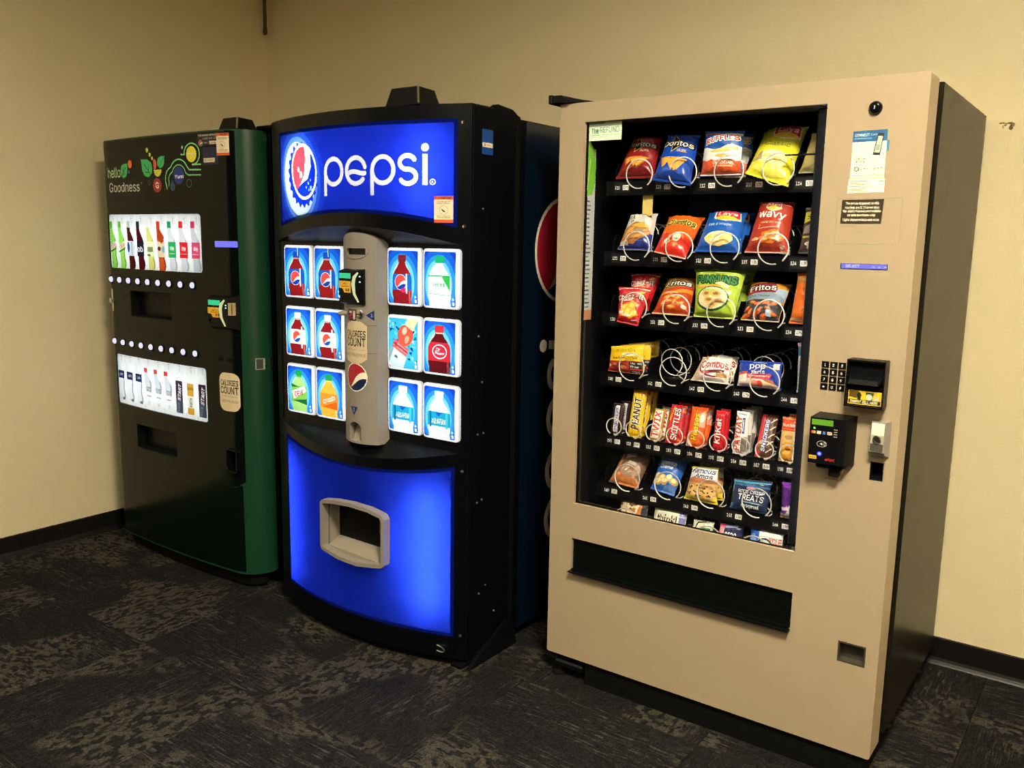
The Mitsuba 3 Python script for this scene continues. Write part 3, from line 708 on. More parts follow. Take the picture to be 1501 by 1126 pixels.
def button_print(kind, x0, x1, z0, z1, right_glow):
    A = Art(); w, h, c = x1 - x0, z1 - z0, (x0 + x1) / 2
    full = rrect(x0, x1, z0, z1, .014); A.add(full, WHITE)
    inner = rrect(x0 + .008, x1 - .014, z0 + .008, z1 - .010, .006)
    A.add(inner, GLOW[0])
    for k_, (sx, sz) in enumerate(((.56, .62), (.46, .50), (.37, .42), (.28, .36))):
        A.add(affinity.scale(Point(c - .006, z0 + .40 * h).buffer(1, quad_segs=10), sx * w, sz * h).intersection(inner), GLOW[k_ + 1])
    B = Art(); bx_, b0, b1, bw = c - .004, z0 + .012, z0 + .88 * h, .56 * w
    if kind == 'cola':
        bottle(B, bx_, b0 - .03, b1, bw, '#8e1c1e', '#1d49b4', '#1a55b8', (.38, .66), hi='#c4524a', neck='#c88a6a'); globe(B, bx_ - .006, b0 + .060, .026, red='#e04a44', blue='#173a9c', ring=WHITE, white=WHITE); B.rect(bx_ + .017, b0 + .03, bx_ + .024, b0 + .095, '#cfe8fa'); B.line([(bx_ + .005, b1 + .012), (bx_ + .009, b1 - .015)], .003, '#dff0fb')
    if kind == 'cherry':
        bottle(B, bx_, b0 - .03, b1, bw, '#8e1a20', '#7a2230', '#1a66bc', (.38, .66), hi='#c4504c'); globe(B, bx_ - .006, b0 + .066, .026, red='#e04a44', blue='#173a9c', ring=WHITE, white=WHITE); B.ell(bx_ + .006, b0 + .040, .012, .008, '#d22a5a'); B.rect(bx_ + .017, b0 + .03, bx_ + .024, b0 + .095, '#cfe8fa')
    if kind == 'diet':
        bottle(B, bx_, b0 - .03, b1, bw, '#8a1a1e', WHITE, WHITE, (.36, .66), hi='#c65a50', neck='#c8a08a'); globe(B, bx_ - .006, b0 + .062, .022, red='#e0503c', blue='#1a4ab0', ring=WHITE, white=WHITE); B.rect(bx_ + .018, b0 + .02, bx_ + .026, b0 + .10, '#e6f2fa')
    if kind == 'mist':
        bottle(B, bx_ + .002, b0 - .03, b1, bw * 1.12, '#e6f6f0', '#18b070', '#eafaf2', (.36, .66), neck='#d8f4e8'); B.poly([(bx_ + .012, b0 + .09), (bx_ + .045, b0 + .092), (bx_ + .045, b0 + .045)], '#2fb84a'); B.line([(bx_ - .044, b0 + .092), (bx_ + .045, b0 + .092)], .003, '#1f9a4e'); B.text('mist', bx_, b0 + .065, .05, .014, '#4a8a6a'); B.line([(bx_ - .04, b0 + .035), (bx_ + .045, b0 + .032)], .0015, '#5aa07a')
    if kind == 'dew':
        bottle(B, bx_, b0 - .02, b1, bw, '#a8dc7c', '#17a04c', '#7cc24e', (.30, .66), neck='#4cae5c'); B.poly([(bx_ - .040, b0 + .070), (bx_ + .03, b0 + .095), (bx_ + .04, b0 + .075), (bx_ - .03, b0 + .040)], '#f2f2ec'); B.text('DEW', bx_, b0 + .064, .05, .020, '#d43a34', rot=14); B.poly([(bx_ - .042, b0 + .098), (bx_ + .0, b0 + .088), (bx_ - .042, b0 + .085)], '#1e6a34'); B.poly([(bx_ - .03, b0 + .036), (bx_ + .042, b0 + .046), (bx_ + .042, b0 + .024)], '#1e6a34')
    if kind == 'orange':
        bottle(B, bx_, b0 - .03, b1, bw * 1.06, '#f2b23a', '#1d9a5c', '#ee8e2c', (.34, .62), neck='#f0d87a', hi='#f8d878'); B.text('crush', bx_, b0 + .060, .066, .020, '#f6eed8', rot=18, halo=[('#e06a1c', .002)]); B.poly([(bx_ - .035, b0 + .03), (bx_ + .04, b0 + .055), (bx_ + .042, b0 + .025)], '#e2641c')
    if kind == 'burst':
        rs_ = np.random.RandomState(3)
        B.add(inner, '#3cb4d8')
        for i in range(70):
            x, z = x0 + .01 + rs_.rand() * (w - .03), z0 + .01 + rs_.rand() * (h - .02); a = rs_.rand() * 6.28; L = .005 + .010 * rs_.rand()
            B.add(Polygon([(x + L * math.cos(a), z + L * math.sin(a)), (x + .5 * L * math.cos(a + 2), z + .5 * L * math.sin(a + 2)), (x + .6 * L * math.cos(a + 4), z + .6 * L * math.sin(a + 4))]).intersection(inner), ('#0c2f6c', '#125aa0', '#8fe0ee', '#c8f6f8')[rs_.randint(4)])
        f = lambda p, cc: B.add(affinity.translate(affinity.rotate(Polygon(p), -28, origin=(0, 0)), c - .004, z0 + .5 * h).intersection(inner), cc)
        f(arc(0, .03, .034, .036, 0, 360, 24), '#e4523c'); f(arc(-.010, .042, .010, .014, 0, 360, 14), '#f6b49c'); f(arc(.012, .022, .009, .014, 0, 360, 14), '#f09c80')
        f([(-.020, .06), (.022, .06), (.022, .10), (-.02, .10)], '#f4dca4')
        for k_ in range(3): f([(-.036, -.004 - .010 * k_), (.036, -.002 - .010 * k_), (.036, -.010 - .010 * k_), (-.036, -.012 - .010 * k_)], ('#e8604c', '#c8322c', '#e8604c')[k_])
        f([(-.040, -.034), (.040, -.032), (.042, -.11), (-.040, -.11)], '#cfe0e2'); f([(-.040, -.034), (-.024, -.034), (-.024, -.12), (-.042, -.12)], '#8aa6ac'); f([(-.01, -.05), (.004, -.05), (.004, -.058), (-.01, -.058)], '#50606c')
        f([(-.042, -.09), (.03, -.112), (.03, -.16), (-.05, -.16)], '#d23a38')
    if kind == 'pepper':
        bottle(B, bx_ + .002, b0 - .03, b1, bw * 1.10, '#5a1418', '#cf3038', '#c22a3a', (.36, .70), neck='#e0b098', hi='#8a3a38'); B.ell(bx_ + .004, b0 + .066, .031, .024, WHITE); B.ell(bx_ + .004, b0 + .066, .027, .020, '#c22a3a'); B.text('Dr', bx_ - .002, b0 + .072, .018, .012, WHITE, shear=12); B.text('Pepper', bx_ + .004, b0 + .060, .040, .010, WHITE, shear=10)
    if kind == 'water':
        bottle(B, bx_ + .002, b0 - .03, b1, bw * 1.12, '#eef8fc', '#f6fafc', '#1f9cc4', (.36, .62), neck='#e6f2f8'); B.rect(bx_ - .038, b0 + .03, bx_ - .030, b0 + .082, '#0f6a9c'); B.rect(bx_ + .030, b0 + .03, bx_ + .040, b0 + .082, '#3fc0d8'); B.poly([(bx_ - .014, b0 + .080), (bx_ + .016, b0 + .080), (bx_, b0 + .066)], '#1658b8'); B.text('AQUAFINA', bx_ + .001, b0 + .050, .062, .020, '#e6f8fc', halo=[('#12759c', .001)]); B.line([(bx_ - .02, b0 + .034), (bx_ + .024, b0 + .034)], .002, '#c8f0f8')
    for g, cc in B.s: A.add(g.intersection(inner), cc)
    A.rect(x1 - .027, z0 + .012, x1 - .018, z0 + .024, '#dff2fb', .002); A.rect(x1 - .027, z0 + .028, x1 - .019, z0 + .036, '#bfe2f6', .001)
    return A, full


KINDS = (('cola', 'cola', 'cherry', 'mist'), ('diet', 'diet', 'burst', 'pepper'), ('dew', 'orange', 'water', 'water'))
SAY = {'cola': 'lit button with a dark red cola bottle', 'cherry': 'lit button with a cherry cola bottle', 'mist': 'lit button with a clear bottle and green cap', 'diet': 'lit button with a white capped cola bottle', 'burst': 'lit button with a splashing red bottle', 'pepper': 'lit button with a maroon label bottle', 'dew': 'lit button with a green bottle', 'orange': 'lit button with an orange bottle', 'water': 'lit button with a water bottle'}
for r, row in enumerate(ROWS):
    for c, col in enumerate(COLS):
        x0, x1 = col; z0, z1 = row
        A, full = button_print(KINDS[r][c], x0, x1, z0, z1, c % 2)
        cx, cz = (x0 + x1) / 2, (z0 + z1) / 2

        def bulge(x, z, w, cx=cx, cz=cz, x0=x0, z0=z0):
            u, v = (x - cx) / (cx - x0), (z - cz) / (cz - z0)
            return np.column_stack([x, -1.0585 - .009 * np.sqrt(np.clip((1 - u ** 4) * (1 - v ** 4), 0, 1)) - w, z])
        k = art(pm, 'selection_button', A, bulge, 'backlit', edge=.012, w=0.0, label=SAY[KINDS[r][c]])
        ring = front(full.difference(full.buffer(-.0025)), -1.049, .0098)
        m, cc = ring, np.repeat(lin('#e8ecf0')[None], len(ring.vertices), 0)
        put(k, 'rim', m, 'backlit', color=cc)
for x0, x1 in ((1.380, 1.706), (1.900, 2.224)):
    put(pm, 'button_lamp', emitting([(x0, -.968, .770), (x1, -.968, .770), (x1, -.968, 1.400), (x0, -.968, 1.400)]), 'white_inside', emit=(2.3, 2.4, 2.5), weight=1.5)

# grey column with the money parts
def ycol(x):
    u = (np.asarray(x, float) - 1.815) / .081
    return -1.125 + .025 * u * u + .006 * np.clip(-u, 0, 1)


def onC(x, z, w): return np.column_stack([x, ycol(x) - w, z])


cx_ = np.linspace(1.734, 1.896, 15)
colp = Polygon([(1.728, -1.049)] + [(x, float(ycol(x))) for x in cx_] + [(1.902, -1.049)])
topc = front(Polygon([(1.70, .728), (1.93, .728), (1.93, 1.412)] + arc(1.815, 1.402, .092, .040, 12, 168, 14) + [(1.70, 1.412)]), -1.0, .3)
import manifold3d as _m3
def _mf(t):
    t = trimesh.Trimesh(t.vertices, t.faces); t.merge_vertices(); return _m3.Manifold(_m3.Mesh(np.asarray(t.vertices, np.float32), np.asarray(t.faces, np.uint32)))
ALC = Polygon([(1.780, .735), (1.780, .782)] + arc(1.8095, .780, .0295, .022, 180, 0, 12) + [(1.839, .735)])
o = (_mf(plan(colp, .70, 1.46)) ^ _mf(topc)) - _mf(front(ALC, -1.085, .2)) - _mf(front(sbox(1.778, 1.3685, 1.864, 1.390), -1.108, .2))
o = o.to_mesh()
colk = put(pm, 'coin_column', trimesh.Trimesh(o.vert_properties[:, :3], o.tri_verts, process=False), 'column_grey', smooth=30, label='grey bowed column with the bill and coin slots')
put(colk, 'alcove', hull([(1.784, -1.088, .735), (1.836, -1.088, .735), (1.784, -1.1075, .735), (1.836, -1.1075, .735), (1.786, -1.088, .79), (1.834, -1.088, .79)]), 'bin_beige')
put(colk, 'message_display', front(sbox(1.780, 1.370, 1.862, 1.3885), -1.106, .004), 'black_gloss', label='dark message display')
put(colk, 'display_bezel', warp(Polygon(arc(1.821, 1.379, .052, .024, 0, 360, 30)).difference(sbox(1.778, 1.3685, 1.864, 1.390)), .003, onC, .01, .0), 'column_grey', smooth=30)
v0 = -1.128
val = boolean('-', cat(hull([(1.760, -1.12, 1.203), (1.863, -1.12, 1.203), (1.768, -1.12, 1.322), (1.863, -1.12, 1.322), (1.757, -1.138, 1.210), (1.838, -1.140, 1.210), (1.757, -1.138, 1.314), (1.838, -1.140, 1.314), (1.862, -1.128, 1.206), (1.862, -1.128, 1.318)])), box(1.75, 1.816, -1.20, -1.134, 1.222, 1.232))
vk = put(colk, 'bill_reader', val, 'black_satin', label='black bill reader with a green lit display')
vb = lambda x, z, w: np.column_stack([x + .010, -1.138 - (x - 1.748) * .025 - w - .0006, z])
put(vk, 'lit_display', Art().rect(1.750, 1.290, 1.806, 1.308, '#1fd07a').build(vb)[0], 'screen', emit=(.03, .62, .28), weight=.02)
A = Art().poly([(1.748, 1.282), (1.806, 1.282), (1.806, 1.243), (1.773, 1.243), (1.766, 1.256), (1.748, 1.258)], '#dfae3a').text('BILLS', 1.778, 1.273, .020, .006, '#7a4a1c').line([(1.760, 1.264), (1.796, 1.264)], .002, '#8a5a24').ell(1.784, 1.252, .0035, .005, '#5a3a1c').ell(1.794, 1.252, .0035, .005, '#5a3a1c')
art(vk, 'yellow_label', A, vb)
put(vk, 'lit_strip', tube([(1.846, -1.136, 1.311), (1.834, -1.141, 1.296), (1.829, -1.142, 1.273), (1.833, -1.141, 1.240), (1.847, -1.136, 1.213)], [.003, .006, .0065, .005, .003], 10), 'screen', smooth=60, emit=(.66, .72, .36), weight=.02)
for z in (1.298, 1.280): put(vk, 'status_lamp', tube([(1.852, -1.130, z), (1.852, -1.137, z)], [.003, .002], 8), 'screen', emit=(.7, 1.1, 1.0), weight=.01)
A = Art().rect(1.782, 1.150, 1.824, 1.187, '#1d1a1e').rect(1.785, 1.153, 1.806, 1.184, '#6a1432').rect(1.809, 1.154, 1.821, 1.183, '#c4baaa').line([(1.788, 1.165), (1.803, 1.172)], .004, '#b03a5c').rect(1.788, 1.174, 1.803, 1.182, '#c8b8b4')
art(colk, 'price_label', A, onC, edge=.006, w=.001)
put(colk, 'coin_lever', tube([(1.770, -1.118, 1.173), (1.765, -1.132, 1.172), (1.752, -1.136, 1.170)], [.007, .008, .006], 10), 'column_grey', smooth=50)
kk = put(colk, 'coin_entry', knob(1.841, 1.174, [(.0155, -.004), (.0155, .003), (.012, .006), (0, .007)], float(ycol(1.841)), 20), 'steel', smooth=40)
put(kk, 'coin_gap', box(1.829, 1.853, float(ycol(1.841)) - .0085, float(ycol(1.841)) - .003, 1.1715, 1.1745), 'black_matte')
A = Art().poly([(1.884, 1.170), (1.9125 - .022, 1.188), (1.8905, 1.153)], '#1c2c6c').add(sbox(0, 0, 0, 0), '#000000')
A = Art().poly([(1.862, 1.170), (1.889, 1.187), (1.889, 1.153)], '#1b2a66').text('1', 1.881, 1.170, .006, .012, '#8f9cd0'); art(colk, 'arrow_label', A, onC, edge=.006, w=.001, label='small navy arrow label')
A = Art().poly([(1.790, .8555), (1.8265, .8555), (1.808, .8255)], '#1b2a66').text('2', 1.808, .845, .008, .013, '#8f9cd0'); art(colk, 'arrow_label', A, onC, edge=.006, w=.001, label='small navy arrow label')
sg = Polygon([(1.766, 1.112), (1.777, 1.140), (1.80, 1.147), (1.825, 1.150), (1.848, 1.146), (1.866, 1.133), (1.866, 1.022), (1.846, 1.008), (1.828, 1.004), (1.80, 1.005), (1.772, 1.012), (1.766, 1.022)])
A = Art().add(sg, '#cdbb9c').text('CALORIES', 1.817, 1.106, .088, .023, '#1a1410').text('COUNT', 1.817, 1.078, .088, .030, '#241c18').line([(1.774, 1.052), (1.862, 1.052)], .0012, '#8a7a60').text('CHECK THEN CHOOSE', 1.817, 1.034, .090, .011, '#5a4a38', bold=False)
art(colk, 'calorie_sign', A, onC, edge=.006, w=.002, label='cream sign with lettering')
A = Art(); globe(A, 1.8165, .958, .049, rot=10); art(colk, 'emblem', A, onC, edge=.006, w=.001, label='round red, white and navy emblem')
for z in (1.1355, 1.042): put(colk, 'seam', warp(sbox(1.868, z, 1.895, z + .0008), .0006, onC, .01, .0), 'black_matte')
modem('tapered black plastic box on top of the blue soda machine', 1.945, 2.085, -1.105, -1.00, 1.833, .056)

# ------------------------------------------------------------------ beige snack machine
SX0, SX1, SY, SZ0, SZ1 = 2.4685, 3.4943, -0.8958, 0.0815, 1.830
WX0, WX1, WZ0, WZ1 = 2.5557, 3.2606, 0.6042, 1.7731
flat = lambda y: (lambda x, z, w: np.column_stack([x, y - w, z]))
sm = thing('snack_machine', 'beige snack vending machine with a glass front full of snacks', 'vending machine')
WIN = sbox(WX0, WZ0, WX1, WZ1); PUSH = sbox(2.553, .384, 3.2622, .489); SLOT = sbox(3.4345, .8389, 3.4655, .8853); LOCK = sbox(3.394, .3356, 3.4608, .3881)
face = rrect(SX0, SX1, SZ0, SZ1, .006)
put(sm, 'door', cat(front(face.difference(unary_union([WIN, PUSH, SLOT, LOCK])), SY + .014, .014), front(face.difference(face.buffer(-.016, join_style=2)), SY + .096, .0825)), 'beige_paint', smooth=20)
put(sm, 'door_lining', cat(front(sbox(WX0 - .014, WZ0 - .014, WX1, WZ1 + .014).difference(sbox(WX0 + .0005, WZ0 - .02, WX1 + .02, WZ1 - .0005)), SY + .085, .073), front(sbox(WX0, WZ0 - .014, WX1, WZ0 + .0005), SY + .024, .012)), 'black_matte', label='black lining around the window')
put(sm, 'window_glass', emitting([(WX0, SY + .020, WZ0), (WX1, SY + .020, WZ0), (WX1, SY + .020, WZ1), (WX0, SY + .020, WZ1)]), 'glass', label='large clear glass window')
cy0, cy1 = -0.735, -0.058
put(sm, 'cabinet', cat(box(SX1 - .012, SX1 - .0005, cy0, cy1, SZ0, SZ1, .002), box(SX0 + .0005, SX0 + .012, cy0, cy1, SZ0, SZ1, .002), box(SX0 + .006, SX1 - .006, cy0, cy1, SZ1 - .012, SZ1 - .0005), box(SX0 + .006, SX1 - .006, cy0, cy1, SZ0, SZ0 + .02), box(SX0 + .006, SX1 - .006, cy1 - .012, cy1 - .0005, SZ0, SZ1)), 'cabinet_dark', label='dark brown cabinet side')
put(sm, 'inner_lining', cat(box(2.515, 2.530, SY + .088, -.09, .45, 1.80), box(3.300, 3.312, SY + .088, -.09, .45, 1.80), box(2.515, 3.312, -.102, -.09, .45, 1.80), box(2.515, 3.312, SY + .088, -.09, 1.788, 1.80), box(2.515, 3.312, SY + .088, -.09, .45, .462)), 'black_satin')
put(sm, 'gap_seal', front(face.buffer(-.022).difference(face.buffer(-.05)), SY + .164, .069), 'rubber')
put(sm, 'delivery_flap', cat(front(PUSH.buffer(-.0015, join_style=2), SY + .016, .006), front(sbox(2.556, .386, 3.259, .389), SY + .012, .016)), 'black_gloss', label='black delivery flap')
put(sm, 'flap_sill', hull([(2.553, SY, .384), (3.2622, SY, .384), (2.553, SY - .022, .3845), (3.2622, SY - .022, .3845), (2.553, SY, .3795), (3.2622, SY, .3795), (2.553, SY - .022, .381), (3.2622, SY - .022, .381)]), 'black_satin')
put(sm, 'lock_recess', cat(front(LOCK, SY + .03, .004), front(LOCK.buffer(.002, join_style=2).difference(LOCK.buffer(-.002, join_style=2)), SY + .03, .031)), 'smoke_plastic')
put(sm, 'seam_frame', front(sbox(3.3022, 1.4285, 3.4560, 1.5412).difference(sbox(3.3036, 1.4299, 3.4546, 1.5398)), SY, .0006), 'bin_beige')
for (x, y) in ((2.50, -.86), (3.45, -.55), (2.52, -.12), (3.45, -.12)):
    put(sm, 'foot', tube([(x, y, 0), (x, y, .008), (x, y, .012), (x, y, .09)], [.027, .027, .013, .013], 14), 'rubber', smooth=40)
put(sm, 'foot_rail', box(2.49, 2.60, -.885, -.80, .03, .055, .006), 'black_satin')
put(sm, 'base_panel', box(2.61, 3.475, -.884, -.62, .001, .0812), 'black_matte')
hb = cat(hull([(2.440, -.915, 1.832), (2.505, -.915, 1.832), (2.440, -.80, 1.832), (2.505, -.80, 1.832), (2.440, -.915, 1.853), (2.480, -.915, 1.853), (2.440, -.80, 1.853), (2.505, -.80, 1.850)]), box(2.44, 2.452, -.92, -.79, 1.829, 1.855, .002),
         hull([(2.48, -.91, 1.832), (2.58, -.885, 1.832), (2.48, -.80, 1.832), (2.58, -.80, 1.832), (2.48, -.91, 1.848), (2.535, -.895, 1.838), (2.48, -.80, 1.848), (2.55, -.80, 1.836)]))
put(sm, 'top_hinge', hb, 'black_satin', label='black hinge bracket at the top corner')

# things on the right of the door
k = put(sm, 'door_lock', knob(3.3768, 1.7545, [(.0155, 0), (.0155, .006), (.013, .010), (.011, .010)], SY, 24), 'black_gloss', smooth=40, label='round black lock')
put(k, 'cylinder', knob(3.3768, 1.7545, [(.011, .0), (.011, .013), (.008, .0145), (0, .0145)], SY, 20), 'black_gloss', smooth=30)
put(k, 'key_slot', box(3.3752, 3.3784, SY - .0150, SY - .013, 1.750, 1.759), 'steel')
A = Art().rect(3.3285, 1.578, 3.4085, 1.702, '#efe8d2').poly([(3.3285, 1.676), (3.4085, 1.677), (3.4085, 1.7035), (3.3285, 1.702)], '#2a6296').text('CONNECT', 3.350, 1.6925, .034, .007, '#e8ecee').text('& pay', 3.378, 1.6925, .016, .006, '#a8c2d4', bold=False).line([(3.333, 1.684), (3.372, 1.684)], .0022, '#7da4c4')
A.poly([(3.378, 1.644), (3.395, 1.643), (3.401, 1.694), (3.387, 1.696)], '#2a2c2c').poly([(3.3805, 1.650), (3.394, 1.649), (3.3985, 1.688), (3.388, 1.689)], '#b6bcae').poly([(3.384, 1.655), (3.392, 1.655), (3.394, 1.668), (3.386, 1.668)], '#94a898')
A.text('Your ID#', 3.350, 1.636, .022, .0055, '#4a4034').text('No. 294-88', 3.350, 1.629, .022, .005, '#4a4034')
A.ring(3.3425, 1.6115, .006, .0018, '#3c352c').text('c a n t e e n', 3.377, 1.6125, .052, .007, '#5a5042', bold=False)
for x0_, x1_, z_ in ((3.333, 3.366, 1.596), (3.378, 3.402, 1.600), (3.373, 3.404, 1.596)): A.line([(x0_, z_), (x1_, z_)], .0014, '#a89a80')
A.line([(3.331, 1.589), (3.407, 1.589)], .0024, '#d4cf8c')
A.poly([(3.3245, 1.5535), (3.411, 1.5555), (3.411, 1.588), (3.326, 1.587)], '#f0e9d4')
for i, w_ in enumerate((.044, .047, .036, .050, .036, .040, .038)): A.line([(3.329, 1.5825 - .0042 * i), (3.329 + w_, 1.5825 - .0042 * i)], .0016, '#9a8c72')
A.line([(3.399, 1.5815), (3.408, 1.5815)], .002, '#9a8c72').rect(3.4085, 1.653, 3.4145, 1.678, '#4a7ea0')
art(sm, 'notice_sheet', A, flat(SY), label='white sheet with a blue heading and a phone picture')
A = Art().poly([(3.3135, 1.4795), (3.4105, 1.4795), (3.4135, 1.5385), (3.3145, 1.5375)], '#32281a')
for s_, z_, w_ in (('The prices displayed on this', 1.5285, .079), ('machine are $.10 lower than', 1.5190, .081), ('the retail price and are available', 1.5095, .090), ('on cash purchases only.', 1.4998, .068), ('Digital display reflects cash price.', 1.4885, .087)): A.text(s_, 3.363, z_, w_, .0085, '#f4ead2')
art(sm, 'price_notice', A, flat(SY), w=.0010, label='dark notice with cream lettering')
k = put(sm, 'message_display', front(sbox(3.3225, 1.3675, 3.4345, 1.3815), SY, .0012), 'black_gloss')
put(k, 'lit_screen', emitting([(3.3245, SY - .0016, 1.3690), (3.4335, SY - .0016, 1.3690), (3.4335, SY - .0016, 1.3810), (3.3245, SY - .0016, 1.3810)]), 'screen', emit=(.24, .22, .92), weight=.03, label='lit violet screen')
m_, c_ = Art().text('SELECT', 3.352, 1.3752, .034, .0072, '#ffffff').line([(3.400, 1.374), (3.405, 1.374)], .002, '#ffffff').line([(3.413, 1.374), (3.418, 1.374)], .002, '#ffffff').line([(3.427, 1.374), (3.432, 1.374)], .002, '#ffffff').build(flat(SY - .002))
put(k, 'lit_letters', m_, 'screen', emit=(.85, .85, 1.1), weight=.01)
for r_ in range(4):
    for c_ in range(3):
        x0_, z1_ = 3.2945 + .0212 * c_, 1.1305 - .0192 * r_
        kk = put(sm, 'keypad_key', hull([(x0_ + a, SY - h_, z1_ - b) for a, b, h_ in [(0, 0, 0), (.0185, 0, 0), (0, .0165, 0), (.0185, .0165, 0), (.0012, .0012, .003), (.0173, .0012, .003), (.0012, .0153, .003), (.0173, .0153, .003)]]), 'black_satin')
        s_ = ('1', '2', '3', '4', '5', '6', '7', '8', '9', '*', '0', '#')[3 * r_ + c_]
        art(kk, 'digit', Art().text(s_, x0_ + .00925, z1_ - .0083, .0038 if s_ == '1' else .0055, .0075 if s_ != '*' else .005, '#e8e2d4'), flat(SY - .003))
# bill acceptor
ba = cat(box(3.3685, 3.4605, SY - .030, SY, 1.028, 1.147, .003), hull([(3.373, SY - .03, 1.089), (3.456, SY - .03, 1.089), (3.373, SY - .03, 1.106), (3.456, SY - .03, 1.106), (3.375, SY - .050, 1.086), (3.447, SY - .050, 1.086), (3.378, SY - .046, 1.098), (3.444, SY - .046, 1.098)]),
         hull([(3.3685, SY - .03, 1.1465), (3.4605, SY - .03, 1.1465), (3.3685, SY - .03, 1.140), (3.4605, SY - .03, 1.140), (3.3685, SY - .044, 1.1465), (3.4605, SY - .044, 1.1465), (3.3685, SY - .044, 1.142), (3.4605, SY - .044, 1.142)]),
         box(3.3685, 3.372, SY - .044, SY - .02, 1.03, 1.145), box(3.457, 3.4605, SY - .044, SY - .02, 1.03, 1.145), box(3.3685, 3.4605, SY - .044, SY - .02, 1.028, 1.032))
k = put(sm, 'bill_acceptor', ba, 'black_satin', label='black bill acceptor with a yellow label')
put(k, 'slot', box(3.377, 3.452, SY - .0325, SY - .028, 1.074, 1.0845), 'black_matte')
A = Art().rect(3.3745, 1.034, 3.4545, 1.069, '#e2b828').poly([(3.376, 1.052), (3.396, 1.049), (3.400, 1.068), (3.377, 1.068)], '#5c4a20').poly([(3.420, 1.046), (3.432, 1.046), (3.436, 1.066), (3.416, 1.066)], '#2e4a34').ell(3.425, 1.054, .008, .008, '#b9c2ae').poly([(3.434, 1.044), (3.450, 1.044), (3.446, 1.058), (3.438, 1.056)], '#c4bc9c').poly([(3.397, 1.046), (3.405, 1.046), (3.405, 1.056), (3.408, 1.056), (3.401, 1.066), (3.394, 1.056), (3.397, 1.056)], '#231c10').rect(3.376, 1.036, 3.452, 1.046, '#2c2414').text('INSERT BILL HERE', 3.413, 1.041, .066, .0072, '#f2e6b8', shear=8)
art(k, 'bill_label', A, flat(SY - .0322))
# card reader
cr = cat(hull([(3.299, SY, .868), (3.394, SY, .868), (3.299, SY, .998), (3.394, SY, .998), (3.2935, SY - .058, .873), (3.366, SY - .052, .873), (3.2935, SY - .058, .992), (3.366, SY - .052, .992), (3.380, SY - .045, .872), (3.380, SY - .045, .992)]), box(3.305, 3.375, SY - .03, SY, .855, .875, .004))
k = put(sm, 'card_reader', cr, 'black_satin', label='black card reader with a green lit screen')
rb = lambda x, z, w: np.column_stack([x, SY - .058 + (x - 3.2935) * .083 - w - .0006, z])
put(k, 'lit_screen', Art().rect(3.2975, .973, 3.350, .988, '#5fae22').build(rb)[0], 'screen', emit=(.17, .44, .02), weight=.02, label='lit green screen')
put(k, 'status_lamp', Art().ell(3.305, .9645, .0028, .0028, '#80ff80').build(rb)[0], 'screen', emit=(.5, 1.3, .3), weight=.01)
put(k, 'blue_lamp', Art().ell(3.3215, .899, .0038, .0042, '#8080ff').build(rb)[0], 'screen', emit=(.5, .6, 5.0), weight=.03)
put(k, 'blue_lamp_ring', Art().ring(3.3215, .899, .0068, .0028, '#2020ff').build(rb)[0], 'screen', emit=(.02, .03, 1.1), weight=.02)
A = Art().ell(3.301, .954, .004, .004, '#c8503a').ell(3.3055, .954, .004, .004, '#c08a58').rect(3.3115, .950, 3.322, .958, '#c8c2b8').rect(3.326, .950, 3.333, .958, '#4a6aa0').rect(3.337, .950, 3.3485, .958, '#d2bcae').line([(3.341, .954), (3.346, .954)], .002, '#b04838')
for i in range(4): A.line([(3.353, .965 - .006 * i), (3.3605, .965 - .006 * i)], .002, '#a09a92')
A.ring(3.3255, .925, .0125, .001, '#b8b4b0', rz=.008).poly([(3.320, .925), (3.327, .9285), (3.327, .9215)], '#d8d4d0').line(arc(3.327, .925, .004, .005, -50, 50, 8), .001, '#d8d4d0').line(arc(3.327, .925, .007, .008, -50, 50, 8), .001, '#d8d4d0')
A.rect(3.296, .884, 3.315, .8935, '#dba83a').line([(3.299, .888), (3.312, .888)], .002, '#7a5a1c').text('ePort', 3.3475, .886, .023, .008, '#b8342c', shear=10)
art(k, 'face_print', A, rb)
k = put(sm, 'reader_bracket', cat(hull([(3.310, SY, .856), (3.372, SY, .856), (3.322, SY, .822), (3.362, SY, .822), (3.310, SY - .02, .856), (3.372, SY - .02, .856), (3.324, SY - .006, .826), (3.358, SY - .006, .826)])), 'beige_paint')
put(k, 'cable_cap', box(3.340, 3.366, SY - .032, SY - .004, .838, .857, .002), 'black_matte')
# coin entry and handle
k = put(sm, 'coin_entry', cat(hull([(3.4305 + a, SY - h_, .902 + b) for a, b, h_ in [(0, 0, 0), (.046, 0, 0), (0, .093, 0), (.046, .093, 0), (.003, .014, .026), (.036, .010, .026), (.003, .090, .020), (.036, .090, .020)]])), 'column_grey', smooth=False, label='steel coin entry with a lock')
cb = lambda x, z, w: np.column_stack([x, SY - .0262 + (z - .916) * .079 - w, z])
art(k, 'steel_plate', Art().rect(3.435, .960, 3.4655, .990, '#d9d5cc').rect(3.435, .938, 3.4655, .960, '#9c968a').rect(3.435, .918, 3.4655, .938, '#4a4640'), cb, 'print_gloss')
k2 = put(k, 'coin_lock', knob(3.4505, .950, [(.010, .022), (.010, .029), (.008, .031), (.007, .027), (.004, .027), (.003, .030), (0, .030)], SY, 20), 'chrome', smooth=30)
put(k, 'lower_lip', hull([(3.433, SY - .026, .912), (3.470, SY - .026, .912), (3.433, SY, .900), (3.470, SY, .900), (3.433, SY - .030, .918), (3.470, SY - .030, .918), (3.433, SY - .004, .914), (3.470, SY - .004, .914)]), 'steel')
put(sm, 'coin_return', cat(front(SLOT, SY + .05, .004), front(SLOT.buffer(.002, join_style=2).difference(SLOT.buffer(-.001, join_style=2)), SY + .05, .050)), 'black_matte')
